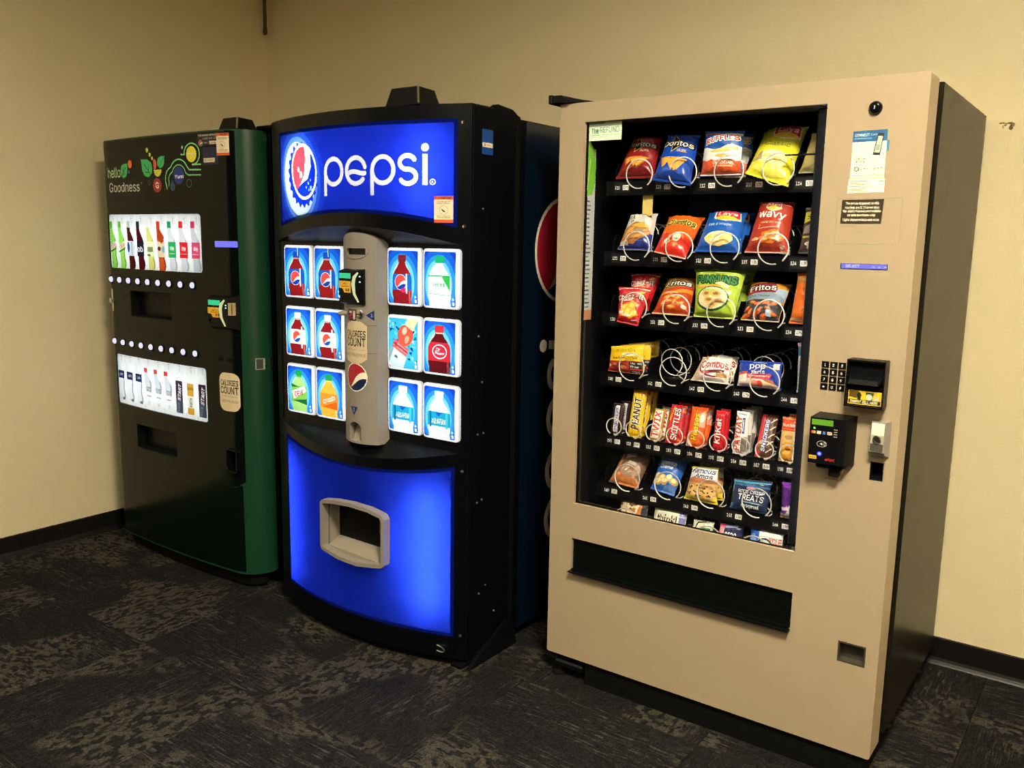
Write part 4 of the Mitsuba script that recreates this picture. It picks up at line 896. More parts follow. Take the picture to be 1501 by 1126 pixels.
k = put(sm, 'coin_return_flap', hull([(3.4355, SY + .04, .840), (3.4645, SY + .04, .840), (3.4355, SY + .012, .840), (3.4645, SY + .012, .840), (3.4355, SY + .045, .856), (3.4645, SY + .045, .856)]), 'black_satin')
# signs at the glass, and the side sticker inside
A = Art().rect(2.5602, 1.7195, 2.6705, 1.7725, '#d9ecdc').rect(2.5602, 1.766, 2.612, 1.7725, '#8fcaa4').text('The', 2.580, 1.748, .026, .016, '#2f6a4c').text('REFUND', 2.630, 1.7495, .064, .0165, '#54806a', bold=False).line([(2.570, 1.7355), (2.598, 1.7355)], .0025, '#9cc4ac').line([(2.603, 1.7355), (2.662, 1.7355)], .0022, '#bcd6c4').line([(2.570, 1.730), (2.63, 1.730)], .0016, '#c6dccc')
art(sm, 'refund_sign', A, flat(SY + .019), label='small pale green sign behind the glass')
onJ = lambda y, z, w: np.column_stack([2.5562 + w + 0 * y, y, z])
A = Art().rect(-.870, 1.185, -.826, 1.700, '#c6cdd8').poly([(-.872, 1.722), (-.860, 1.720), (-.840, 1.700), (-.824, 1.66), (-.828, 1.60), (-.845, 1.565), (-.872, 1.560)], '#79c23c').line([(-.872, 1.58), (-.856, 1.67)], .004, '#b6e08a')
rs = np.random.RandomState(9)
for i in range(26):
    z_ = 1.545 - .0128 * i
    A.line([(-.868, z_), (-.868 + .010 + .014 * rs.rand(), z_)], .005, ('#4a5566', '#7a8698', '#6a9a5c')[i % 3 if i > 12 else i % 2])
A.rect(-.870, 1.185, -.826, 1.215, '#c08a6a')
art(sm, 'side_notice', A, onJ, w=.0006, label='narrow white printed strip with a green top')
for z_ in np.arange(.66, 1.78, .1995):
    put(sm, 'lining_screw', tube([(2.530, -.79, z_), (2.5335, -.79, z_)], [.006, .004], 10), 'steel')
# lamps behind the door frame
put(sm, 'lamp_cover', box(3.2285, 3.262, SY + .028, SY + .050, .612, 1.768, .004), 'black_satin', label='dark cover of the tube light')
put(sm, 'retaining_rod', hull([(3.150, SY + .034, 1.6545), (3.232, SY + .034, 1.653), (3.150, SY + .034, 1.6575), (3.232, SY + .034, 1.658), (3.150, SY + .038, 1.6545), (3.232, SY + .038, 1.653), (3.150, SY + .038, 1.6575), (3.232, SY + .038, 1.658)]), 'black_satin')
put(sm, 'tube_light', tube([(3.276, SY + .034, .64), (3.276, SY + .034, 1.74)], .0125, 12), 'white_inside', smooth=60, emit=(64, 65, 64), weight=2.0)
put(sm, 'tube_light', tube([(2.545, SY + .068, .64), (2.545, SY + .068, 1.74)], .008, 12), 'white_inside', smooth=60, emit=(44, 45, 44), weight=1.2)
put(sm, 'tube_light', tube([(2.60, SY + .055, 1.785), (3.24, SY + .055, 1.785)], .010, 12), 'white_inside', smooth=60, emit=(52, 53, 52), weight=1.5)

# trays: floor, price rail, dividers, selection labels and wire coils
PITCH, COL0 = 0.1375, 2.6215
FLOORS = [1.606, 1.395, 1.208, 1.021, 0.823, 0.660, 0.525]
YR = -0.806
SLOTS = [5, 5, 5, 5, 9, 5, 5]
TRAYS = []


def coil(x, z, r, y_front, y_back, y_end, pitch, dx, drop=.02, wire=.0020):
    """A wire spiral: one turn in front of the packets, a straight run under them, then the turns behind them."""
    xb, zt = x - dx, z - r + .0005
    big = r > .03
    zc = z - r - .0035 + drop if big else z + r * .25
    ae = -math.acos((.0655 - dx) / r) if big else -math.pi / 2
    a = ae + np.linspace(2 * math.pi * .93, 0, 28)
    p = [np.column_stack([x + r * np.cos(a), np.linspace(y_front, y_front + .004, 28), zc + r * np.sin(a)])]
    xr = xb + .0655 if big else x
    p.append(np.column_stack([np.full(4, xr), [-.813 if big else y_front + .012, -.80, -.79, y_back - .02], np.full(4, zt)]))
    n = max(2, int((y_end - y_back) / pitch * 20))
    t = np.linspace(0, 1, n)
    a = -math.pi / 4 + 2 * math.pi * (y_end - y_back) / pitch * t
    p.append(np.column_stack([xb + r * np.cos(a), y_back + (y_end - y_back) * t, z + r * np.sin(a)]))
    return tube(np.vstack(p), wire, 5)


for r_, zf in enumerate(FLOORS):
    n_ = SLOTS[r_]; p_ = PITCH if n_ == 5 else .0686
    tk = put(sm, 'tray', cat(box(2.585, 3.297, YR + .002, -.12, zf - .004, zf), box(2.585, 3.297, YR, YR + .003, zf - .040, zf + .001), box(2.585, 3.297, YR, YR + .022, zf - .042, zf - .039)), 'black_satin')
    for c_ in range(n_ + 1):
        x_ = COL0 - .012 + p_ * c_
        if x_ < 3.297: put(tk, 'divider', hull([(x_ + s, y_, z_) for s in (-.0012, .0012) for y_, z_ in ((YR + .012, zf), (YR + .012, zf + .030), (YR + .030, zf + .055), (-.15, zf + .055), (-.15, zf))]), 'black_satin')
    for c_ in range(n_):
        x_ = COL0 + p_ * c_ + (.004 if n_ == 9 else 0)
        if r_ < 6:
            nm = (110, 120, 130, 140, 150, 160)[r_] + c_
            w_ = .050 if n_ == 5 else .048
            A = Art().rect(x_ - .010, zf - .034, x_ + w_ - .004, zf - .004, '#0e0e10').text(str(nm), x_ + .002, zf - .019, .016, .0105, '#f2f2f2').rect(x_ + .020, zf - .0265, x_ + .040, zf - .0115, '#f4f4f4').text('1.90' if r_ == 5 else '1.75', x_ + .030, zf - .019, .014, .0075, '#3a3a3c')
            art(tk, 'selection_label', A, flat(YR - .0005))
    TRAYS.append(tk)

# ------------------------------------------------------------------ snacks: every packet a thing of its own
def packet(name, label, category, BL, BR, TR, TL, thick, base, design=None, group=None, seed=0, back=None, seal=0.05, wr=1.0, yb=-0.815, copies=(), stiff=2.6, squash=1.0):
    """A filled packet between four corners (x, y, z), its print laid on the curved face. copies: (dy, dx, dz, label) of packets standing behind it."""
    BL, BR, TR, TL = (np.array(q, float) for q in (BL, BR, TR, TL))
    W = (np.linalg.norm(BR - BL) + np.linalg.norm(TR - TL)) / 2; H = (np.linalg.norm(TL - BL) + np.linalg.norm(TR - BR)) / 2
    nrm = np.cross(BR - BL, TL - BL); nrm /= np.linalg.norm(nrm)

    def surf(a, b, w, sgn=1.0):
        u, v = np.clip(np.asarray(a) / W, 0, 1), np.clip(np.asarray(b) / H, 0, 1)
        U, V = u[:, None], v[:, None]
        p = (1 - V) * ((1 - U) * BL + U * BR) + V * ((1 - U) * TL + U * TR)
        s = np.clip((v - seal) / .20, 0, 1) * np.clip((1 - seal - v) / .12, 0, 1); s = np.sqrt(np.clip(s, 0, 1)) * (1.5 - .5 * s)
        h = thick * np.power(np.clip(1 - np.abs(2 * u - 1) ** stiff, 0, 1), .75) * s
        q = np.column_stack([u * 4.2 + seed * 3.3, v * 5.4 + seed, 0 * u + seed * .7])
        e = np.clip(1 - np.abs(2 * u - 1) ** 8, 0, 1)
        g = np.exp(-np.minimum(np.clip(v - seal, 0, 1), np.clip(1 - seal - v, 0, 1)) / .12) * np.clip(s * 3, 0, 1)
        h = h + wr * e * (.30 * thick * (meshkit.fbm(q, 3, seed) - .5) * np.clip(s * 2, 0, 1) + .0016 * g * np.sin(u * 34 + seed * 2 + 3 * v))
        c = (1 - .05 * s * min(1.0, thick / .02))[:, None]
        mid = (1 - V) * (BL + BR) / 2 + V * (TL + TR) / 2
        p = mid + (p - mid) * c
        return p + (sgn * h + w)[:, None] * nrm
    nu, nv = 32, 42
    uu, vv = np.meshgrid(np.linspace(0, 1, nu), np.linspace(0, 1, nv))
    a, b = uu.ravel() * W, vv.ravel() * H
    f0 = surf(a, b, np.full(a.shape, .0003)); f1 = surf(a, b, np.full(a.shape, -.0003), -.3 if yb < -.82 else -.85)
    i, j = np.meshgrid(np.arange(nv - 1), np.arange(nu - 1), indexing='ij')
    q = np.stack([i * nu + j, i * nu + j + 1, (i + 1) * nu + j + 1, (i + 1) * nu + j], -1).reshape(-1, 4)
    n = nu * nv
    edge = [k for k in range(nu - 1)] + [nu - 1 + k * nu for k in range(nv - 1)] + [n - 1 - k for k in range(nu - 1)] + [n - nu - k * nu for k in range(nv - 1)]
    e2 = edge[1:] + edge[:1]
    F = np.vstack([q[:, [0, 1, 2]], q[:, [0, 2, 3]], q[:, [0, 2, 1]] + n, q[:, [0, 3, 2]] + n, [(y, x, x + n) for x, y in zip(edge, e2)], [(y, x + n, y + n) for x, y in zip(edge, e2)]])
    V_ = np.vstack([f0, f1]); col = np.repeat(lin(base)[None], len(V_), 0)
    if back: col[n:] = lin(back)
    body = mikit.ply(trimesh.Trimesh(V_, F, process=False), 'wrapper', smooth=True, color=col)
    parts = [('wrapper', body)]
    if design is not None:
        A = Art(); design(A, W, H)
        if squash != 1: A.s = [(affinity.scale(g_, 1, squash, origin=(0, 0)), c_) for g_, c_ in A.s]
        m, c = A.build(surf, .0055, .0008, clip=sbox(.0008, .0008, W - .0008, H - .0008))
        k_ = np.einsum('ij,j->i', np.cross(m.vertices[m.faces[:, 1]] - m.vertices[m.faces[:, 0]], m.vertices[m.faces[:, 2]] - m.vertices[m.faces[:, 0]]), nrm) < 0
        m.faces[k_] = m.faces[k_][:, ::-1]
        parts.append(('print', mikit.ply(m, 'wrapper', smooth=True, color=c)))
    out, mid = [], (BL + BR + TR + TL) / 4
    for dy, dx, dz, lab in ((0, 0, 0, label),) + tuple(copies):
        t = thing(name, lab, category, group)
        for nm, d in parts: scene[f'{t}__{nm}'] = d if dy == 0 else {**d, 'to_world': T().translate([dx + mid[0], dy, dz]).scale([.93, 1, 1]).translate([-mid[0], 0, 0])}
        out.append(t)
    return out


BACK = {}


def bag(name, label, cat_, x0, z0, x1, z1, tx0, tz0, tx1, tz1, yt, thick, base, design, **k):
    """A packet in its place on a tray: kept clear of the tray floor and of the dividers, or hung over the rail where it droops."""
    r = min(range(7), key=lambda q: abs(FLOORS[q] - (z0 + z1) / 2))
    zf = FLOORS[r]
    if min(z0, z1) > zf - .010: z0, z1 = max(z0, zf + .006), max(z1, zf + .006)
    else: k['yb'] = -.840
    droop = 'yb' in k
    yb = k.get('yb', -0.815)
    s = (.94 if droop else .955) if r != 4 else .93
    m, mt = (x0 + x1) / 2, (tx0 + tx1) / 2
    x0, x1, tx0, tx1 = m + s * (x0 - m), m + s * (x1 - m), mt + s * (tx0 - mt), mt + s * (tx1 - mt)
    if r < 3: k.setdefault('squash', .92)
    slot = int((m - COL0 + .012) / (PITCH if r != 4 else .0686))
    BACK[r, slot] = yt + thick + .012 + max([c[0] for c in k.get('copies', ())] + [0])
    return packet(name, label, cat_, (x0, yb, z0), (x1, yb, z1), (tx1, yt, tz1), (tx0, yt, tz0), thick, base, design, **k)


def crimps(A, W, H, c, k=.045):
    A.rect(0, 0, W, k * H, c); A.rect(0, (1 - k) * H, W, H, c)


def chips(A, spots, c1, c2, r=.012, seed=1):
    rs_ = np.random.RandomState(seed)
    for (x, z) in spots:
        a = rs_.rand() * 6.28
        p = [(x + r * (.75 + .4 * rs_.rand()) * math.cos(a + t), z + r * (.75 + .4 * rs_.rand()) * .8 * math.sin(a + t)) for t in np.linspace(0, 5.4, 8)]
        A.poly(p, c1); A.poly([(x + .55 * (px - x) + .002, z + .55 * (pz - z) + .001) for px, pz in p], c2)


def d_tri(base2, tag, chipc):
    def d(A, W, H):
        A.poly([(.36 * W, .97 * H), (.36 * W, .57 * H), (.66 * W, .75 * H)], '#e8c23c'); A.poly([(.375 * W, .95 * H), (.375 * W, .60 * H), (.64 * W, .75 * H)], '#120d0c')
        A.text('Doritos', .5 * W, .775 * H, .90 * W, .12 * H, '#f4f2ee', shear=6, halo=[('#141010', .0032)])
        A.text(tag, .66 * W, .635 * H, .24 * W, .045 * H, '#e8d8c8'); A.line([(.54 * W, .60 * H), (.80 * W, .60 * H)], .003, '#c89a8a')
        for p in ([(.10, .46), (.42, .47), (.24, .22)], [(.42, .47), (.86, .45), (.60, .14)], [(.30, .40), (.66, .48), (.50, .18)]):
            A.poly([(x * W, z * H) for x, z in p], chipc); A.poly([((x * .8 + .09) * W, (z * .8 + .07) * H) for x, z in p], '#e6b04a')
        A.poly([(.0, .0), (1 * W, 0), (W, .13 * H), (.62 * W, .20 * H), (.3 * W, .12 * H), (0, .16 * H)], base2); crimps(A, W, H, base2, .03)
    return d


def d_ruffles(A, W, H):
    wave = [(W * t, H * (.60 + .045 * math.sin(9 * t + 1) + .10 * t)) for t in np.linspace(0, 1, 24)]
    A.rect(0, 0, W, H, '#eef0f2'); A.poly(wave + [(W, H), (0, H)], '#1c56b4')
    low = [(W * t, H * (.34 + .02 * math.sin(26 * t))) for t in np.linspace(0, 1, 40)]
    A.poly(low + [(W, 0), (0, 0)], '#d9572a'); A.rect(.0, .95 * H, W, H, '#e8e4e6'); A.rect(0, .955 * H, .6 * W, .985 * H, '#c83a4a')
    A.text('RUFFLES', .53 * W, .83 * H, .84 * W, .12 * H, '#c8283a', rot=8, halo=[('#f2f2f2', .0028)], arch=.004)
    A.ell(.60 * W, .585 * H, .34 * W, .05 * H, '#e8c26a', 8); A.ell(.70 * W, .62 * H, .22 * W, .04 * H, '#f2d88c', 10); A.ell(.58 * W, .44 * H, .18 * W, .045 * H, '#e2b45c')
    A.text('CHEDDAR', .60 * W, .275 * H, .50 * W, .075 * H, '#f6ead8'); A.text('& SOUR CREAM', .60 * W, .20 * H, .46 * W, .045 * H, '#f2dcc4'); A.rect(0, 0, W, .04 * H, '#e8e0d8')


def d_lays(main, word, wc, sub=None, subc='#ffffff', dish='#f2d690', bowl=(.55, .25)):
    def d(A, W, H):
        A.poly([(.30 * W, .96 * H), (.92 * W, .99 * H), (.96 * W, .76 * H), (.62 * W, .68 * H), (.30 * W, .76 * H)], '#f2efe2'); A.poly([(.33 * W, .95 * H), (.90 * W, .975 * H), (.93 * W, .80 * H), (.62 * W, .785 * H), (.33 * W, .80 * H)], '#c22434')
        A.ell(.62 * W, .775 * H, .28 * W, .055 * H, '#f0c83c'); A.text("Lays", .63 * W, .875 * H, .48 * W, .11 * H, '#f8f6f0', rot=2, shear=8)
        A.text(word, .5 * W, .60 * H, .60 * W, .09 * H, wc, bold=False, shear=8)
        if sub: A.text(sub, .5 * W, .52 * H, .45 * W, .04 * H, subc, bold=False)
        A.ell(bowl[0] * W, bowl[1] * H, .34 * W, .17 * H, dish); A.ell(bowl[0] * W - .005, bowl[1] * H + .006, .24 * W, .11 * H, '#f8ecc8'); chips(A, [((bowl[0] + .12) * W, (bowl[1] - .02) * H), ((bowl[0] - .16) * W, (bowl[1] + .03) * H)], '#e8c46a', '#f4de9c', .013, 4)
        crimps(A, W, H, main, .03)
    return d


def d_classic(A, W, H):
    d_lays('#d8d43a', 'Classic', '#6a6a34', None, dish='#f0eda8', bowl=(.50, .30))(A, W, H); A.poly([(.03 * W, .22 * H), (.20 * W, .46 * H), (.26 * W, .24 * H)], '#a89878'); A.ell(.52 * W, .12 * H, .40 * W, .07 * H, '#e6e060')


def d_wavy(A, W, H):
    A.poly([(.34 * W, .97 * H), (.74 * W, .97 * H), (.76 * W, .84 * H), (.55 * W, .76 * H), (.33 * W, .84 * H)], '#f2e8dc'); A.poly([(.36 * W, .955 * H), (.72 * W, .955 * H), (.73 * W, .87 * H), (.36 * W, .87 * H)], '#b8242c'); A.ell(.55 * W, .845 * H, .18 * W, .045 * H, '#f0c84a'); A.text('Lays', .55 * W, .915 * H, .32 * W, .065 * H, '#f6f2ec', shear=8)
    A.text('wavy', .52 * W, .685 * H, .74 * W, .16 * H, '#f4efe8', rot=-3); A.text('HICKORY BBQ', .55 * W, .545 * H, .52 * W, .045 * H, '#e8cdb8', bold=False)
    A.line([(.28 * W, .52 * H), (.25 * W, .42 * H), (.75 * W, .47 * H)], .0016, '#d8b8a8'); A.line([(.08 * W, .98 * H), (.3 * W, .92 * H)], .0016, '#d8b8a8'); A.line([(.76 * W, .93 * H), (.97 * W, .95 * H)], .0016, '#d8b8a8')
    A.ell(.62 * W, .26 * H, .30 * W, .17 * H, '#8a3420'); chips(A, [(.52 * W, .30 * H), (.68 * W, .33 * H), (.60 * W, .20 * H), (.78 * W, .26 * H), (.47 * W, .20 * H)], '#d8672c', '#f0a04a', .016, 6)
    A.ell(.24 * W, .20 * H, .10 * W, .03 * H, '#c8a078'); A.rect(.84 * W, .04 * H, .94 * W, .13 * H, '#d8b0a4'); A.ring(.88 * W, .085 * H, .006, .002, '#8a3428'); A.rect(0, 0, W, .025 * H, '#d8c0b4'); A.rect(0, .97 * H, W, H, '#7c241c')


def d_jalap(A, W, H):
    A.poly([(.42 * W, .15 * H), (W, .08 * H), (W, .86 * H), (.55 * W, .80 * H), (.36 * W, .5 * H)], '#22463c'); A.text('Miss', .74 * W, .74 * H, .42 * W, .12 * H, '#e8ecd8', shear=10, bold=False); A.text('Vickies', .72 * W, .60 * H, .46 * W, .10 * H, '#e8ecd8', shear=10, bold=False)
    A.ell(.72 * W, .46 * H, .22 * W, .06 * H, '#50583c'); A.rect(.42 * W, .20 * H, .70 * W, .34 * H, '#d4dcd8'); A.text('JALAP', .57 * W, .27 * H, .22 * W, .05 * H, '#2c5a4a'); A.rect(.36 * W, .02 * H, .9 * W, .12 * H, '#1c4a34')


def d_pretzel(A, W, H):
    A.poly([(0, .0), (W, 0), (W, .44 * H), (.7 * W, .34 * H), (.3 * W, .16 * H), (0, .16 * H)], '#2a3c94'); A.poly([(0, .14 * H), (.5 * W, .10 * H), (.95 * W, .42 * H), (.84 * W, .66 * H), (.45 * W, .74 * H), (.12 * W, .56 * H)], '#a87038'); A.poly([(.30 * W, .62 * H), (.70 * W, .74 * H), (.9 * W, .60 * H), (.6 * W, .55 * H)], '#d8b04a')
    A.text('PA', .26 * W, .86 * H, .24 * W, .12 * H, '#3c3c3c', bold=False, rot=4); A.text('yz', .30 * W, .74 * H, .12 * W, .06 * H, '#3c3c3c')
    for p in ([(.05, .20), (.42, .62), (.47, .58), (.12, .16)], [(.45, .30), (.95, .50), (.9, .40), (.5, .22)], [(.30, .46), (.8, .54), (.8, .48), (.3, .40)], [(.12, .36), (.30, .58), (.36, .54), (.2, .32)]): A.poly([(x * W, z * H) for x, z in p], '#d09a54')
    A.ell(.60 * W, .47 * H, .17 * W, .06 * H, '#a08c80'); A.rect(.05 * W, .08 * H, .34 * W, .18 * H, '#d6cdbc'); A.poly([(.62 * W, .9 * H), (.80 * W, .80 * H), (.84 * W, .95 * H)], '#c8c4c4')


def d_cheetos(A, W, H):
    A.rect(0, .0, W, .50 * H, '#cf2a20'); A.poly([(0, .46 * H), (W, .40 * H), (W, H), (0, H)], '#d8641e'); A.text('Cheetos', .52 * W, .76 * H, .80 * W, .13 * H, '#1c120c', rot=4, shear=8, halo=[('#f0cf6a', .0032)]); A.line([(.12 * W, .68 * H), (.86 * W, .70 * H)], .002, '#2c180c')
    for (x, z, r) in ((.50, .40, 0), (.62, .30, 70), (.46, .24, 30), (.72, .42, 120), (.36, .34, 90), (.60, .18, 10), (.28, .20, 60)): A.ell(x * W, z * H, .13 * W, .045 * H, '#e2502a', r); A.ell(x * W, z * H + .001, .09 * W, .02 * H, '#f08a4a', r)
    A.ell(.58 * W, .36 * H, .12 * W, .12 * H, '#f0dcd0'); A.ell(.34 * W, .22 * H, .09 * W, .06 * H, '#f2e8e0'); A.rect(0, 0, W, .03 * H, '#e8c8c0'); A.rect(0, .96 * H, W, H, '#b4481c')


def d_popcorn(A, W, H):
    A.rect(0, 0, W, H, '#2c2a28'); A.poly([(0, .70 * H), (W, .78 * H), (W, .98 * H), (0, .96 * H)], '#c8cf3c'); A.poly([(.56 * W, .90 * H), (.8 * W, .9 * H), (.8 * W, H), (.62 * W, H)], '#7cb83a'); A.text('Smart', .46 * W, .83 * H, .66 * W, .10 * H, '#26241c', bold=False, shear=10); A.text('food', .55 * W, .74 * H, .44 * W, .05 * H, '#26241c', bold=False)
    A.poly([(.10 * W, .62 * H), (.42 * W, .68 * H), (.42 * W, .46 * H), (.06 * W, .44 * H)], '#86888c'); A.poly([(.55 * W, .66 * H), (.8 * W, .7 * H), (.8 * W, .46 * H), (.55 * W, .46 * H)], '#bcb8a4'); A.text('WHITE CHEDDAR', .54 * W, .365 * H, .96 * W, .055 * H, '#d8cc4a')
    for (x, z) in ((.28, .20), (.36, .24), (.40, .16), (.34, .12), (.48, .20), (.56, .13), (.62, .08), (.68, .2)): A.ell(x * W, z * H, .10 * W, .045 * H, '#e8e2d2'); A.ell(x * W, z * H, .05 * W, .02 * H, '#c8bea4')


def d_cheezit(A, W, H):
    A.rect(0, .96 * H, W, H, '#e8dcd4'); A.text('Cheez-it', .48 * W, .73 * H, .86 * W, .17 * H, '#f4f2ee', rot=6, halo=[('#a01822', .003)]); A.line([(.22 * W, .60 * H), (.60 * W, .64 * H)], .004, '#f0c8b8'); A.ell(.82 * W, .86 * H, .10 * W, .03 * H, '#e8b84a', 30)
    for (x, z, r) in ((.42, .42, 20), (.62, .46, 60), (.36, .26, 0), (.70, .26, 35), (.52, .30, 80)): g = affinity.rotate(rrect(x * W - .018, x * W + .018, z * H - .013, z * H + .013, .003), r); A.add(g, '#e8a02c'); A.add(affinity.scale(g, .6, .6), '#f4c44a')
    A.rect(.14 * W, .22 * H, .34 * W, .30 * H, '#f2e4dc'); A.ell(.52 * W, .20 * H, .20 * W, .035 * H, '#f2d8d0'); A.poly([(.3 * W, .02 * H), (.9 * W, .04 * H), (.8 * W, .12 * H), (.4 * W, .12 * H)], '#d0203a')


def d_fritos_h(A, W, H):
    A.rect(0, .60 * H, W, H, '#8a6a30'); A.poly([(0, .52 * H), (.5 * W, .62 * H), (W, .74 * H), (W, .58 * H), (.4 * W, .48 * H), (0, .44 * H)], '#d8862c'); A.poly([(0, .56 * H), (W, .78 * H), (W, .70 * H), (.3 * W, .54 * H)], '#c23a24'); A.text('Fritos', .55 * W, .80 * H, .78 * W, .13 * H, '#f2ece2', rot=6, shear=12, halo=[('#2a1410', .0030)])
    for (x, z, r) in ((.36, .40, 30), (.52, .42, -20), (.66, .38, 50), (.44, .28, 10), (.60, .26, 80), (.74, .24, 20), (.30, .24, 60), (.52, .14, 0)): A.ell(x * W, z * H, .13 * W, .05 * H, '#d8742c', r); A.ell(x * W, z * H, .08 * W, .022 * H, '#f0b06a', r)
    A.text('HONEY BBQ', .42 * W, .52 * H, .42 * W, .04 * H, '#f0d0c8'); A.ell(.86 * W, .17 * H, .07 * W, .05 * H, '#dcc8b8'); A.rect(0, 0, W, .045 * H, '#d2b68a')


def d_funyuns(A, W, H):
    A.text('FUNYUNS', .50 * W, .82 * H, .84 * W, .17 * H, '#2f8a4a', halo=[('#123a20', .0034)]); A.poly([(.10 * W, .68 * H), (.46 * W, .71 * H), (.66 * W, .72 * H), (.66 * W, .65 * H), (.12 * W, .615 * H)], '#e0a428'); A.text('ONION FLAVORED', .36 * W, .667 * H, .44 * W, .03 * H, '#f2e2b0'); A.poly([(.5 * W, .74 * H), (.78 * W, .62 * H), (.82 * W, .70 * H), (.64 * W, .78 * H)], '#ecdcb4')
    A.ell(.48 * W, .40 * H, .37 * W, .27 * H, '#1e4a2c'); A.ell(.48 * W, .41 * H, .34 * W, .245 * H, '#e6d8b0'); A.ell(.40 * W, .56 * H, .16 * W, .05 * H, '#a8c860')
    for (x, z, r) in ((.34, .50, .10), (.56, .50, .12), (.42, .36, .11), (.62, .34, .11), (.50, .26, .10)): A.ell(x * W, z * H, r * W, .075 * H, '#d8a860'); A.ell(x * W, z * H + .001, r * W * .55, .035 * H, '#8a6a30')
    A.line(arc(.48 * W, .40 * H, .37 * W, .27 * H, 200, 340, 20), .003, '#1e4a2c'); crimps(A, W, H, '#c0d66a', .03)


def d_fritos(A, W, H):
    A.poly([(0, .74 * H), (W, .66 * H), (W, .50 * H), (0, .44 * H)], '#7c8ea8'); A.poly([(.62 * W, .74 * H), (W, .88 * H), (W, .60 * H)], '#9cb4d0'); A.rect(0, 0, W, .46 * H, '#2c2e38'); A.poly([(.06 * W, .88 * H), (.72 * W, .96 * H), (.78 * W, .70 * H), (.12 * W, .62 * H)], '#7c1f34'); A.ell(.10 * W, .68 * H, .09 * W, .06 * H, '#d83a2c'); A.text('Fritos', .42 * W, .80 * H, .68 * W, .17 * H, '#f4f0ea', rot=8, halo=[('#4a1420', .003)]); A.text('Chili Cheese', .40 * W, .565 * H, .52 * W, .06 * H, '#232834', bold=False, rot=3, shear=10)
    for (x, z, r) in ((.14, .22, 30), (.28, .38, -20), (.24, .14, 60), (.42, .34, 10), (.50, .18, 70), (.62, .38, 20), (.70, .24, -30), (.80, .40, 40), (.84, .14, 0), (.60, .08, 20), (.38, .10, 50), (.10, .08, 0)): A.ell(x * W, z * H, .10 * W, .042 * H, '#d85a28', r); A.ell(x * W, z * H + .001, .06 * W, .018 * H, '#ee8a4a', r)
    A.rect(.66 * W, .08 * H, .80 * W, .22 * H, '#a8b8d0', .004); A.rect(0, 0, W, .025 * H, '#c8c0b8')


def d_orange(A, W, H):
    A.text('Sun', .80 * W, .62 * H, .52 * W, .20 * H, '#f4e8dc', shear=8); A.text('NEW', .80 * W, .40 * H, .34 * W, .10 * H, '#f0ddd0'); A.rect(0, .86 * H, W, H, '#b47a48'); A.ell(.88 * W, .22 * H, .16 * W, .10 * H, '#f6e6cc'); A.poly([(0, .06 * H), (W, .0), (W, .05 * H), (0, .12 * H)], '#f0b484'); A.ell(.2 * W, .5 * H, .14 * W, .3 * H, '#dd6a28')


def d_bites(A, W, H):
    A.rect(0, 0, W, .42 * H, '#a8342c'); A.rect(0, .42 * H, W, H, '#ecc424'); A.text('TEQUILA BITES', .50 * W, .80 * H, .58 * W, .11 * H, '#3c3210', bold=False); A.text('BLACK ANGUS STEAK', .50 * W, .53 * H, .72 * W, .09 * H, '#3c3210'); A.ell(.62 * W, .66 * H, .22 * W, .06 * H, '#fbf0c0')
    A.rect(.64 * W, 0, W, .40 * H, '#251c22'); A.text('10g', .74 * W, .34 * H, .13 * W, .08 * H, '#f4f0ee'); A.rect(.86 * W, .31 * H, .97 * W, .37 * H, '#8aa0b8'); A.text('70 cal', .79 * W, .225 * H, .24 * W, .075 * H, '#f4f0ee'); A.rect(.66 * W, .12 * H, .98 * W, .16 * H, '#d83c3c'); A.text('STEAK', .81 * W, .06 * H, .22 * W, .06 * H, '#f4f0ee')
    A.ell(.36 * W, .22 * H, .22 * W, .12 * H, '#6c2420'); A.ell(.48 * W, .19 * H, .10 * W, .07 * H, '#b8683c'); A.text('DR', .06 * W, .24 * H, .07 * W, .12 * H, '#f0dcd8', rot=70); A.ell(.2 * W, .3 * H, .08 * W, .05 * H, '#c85a4a')


def d_combos(A, W, H):
    A.poly([(0, 0), (.22 * W, 0), (.30 * W, H), (0, H)], '#d8bcae'); A.ell(.56 * W, .54 * H, .43 * W, .42 * H, '#8a2c2c'); A.ell(.58 * W, .56 * H, .42 * W, .40 * H, '#f4f0f0'); A.text('Combos', .57 * W, .60 * H, .78 * W, .30 * H, '#b8243a', rot=5, halo=[('#f6e8e8', .002)]); A.poly([(.24 * W, .30 * H), (.9 * W, .44 * H), (.86 * W, .32 * H), (.28 * W, .20 * H)], '#6a1c28'); A.ell(.38 * W, .255 * H, .12 * W, .06 * H, '#d84a64'); A.ell(.82 * W, .24 * H, .14 * W, .10 * H, '#a87a44'); A.poly([(.2 * W, .92 * H), (.3 * W, .7 * H), (.36 * W, .95 * H)], '#e0783c')


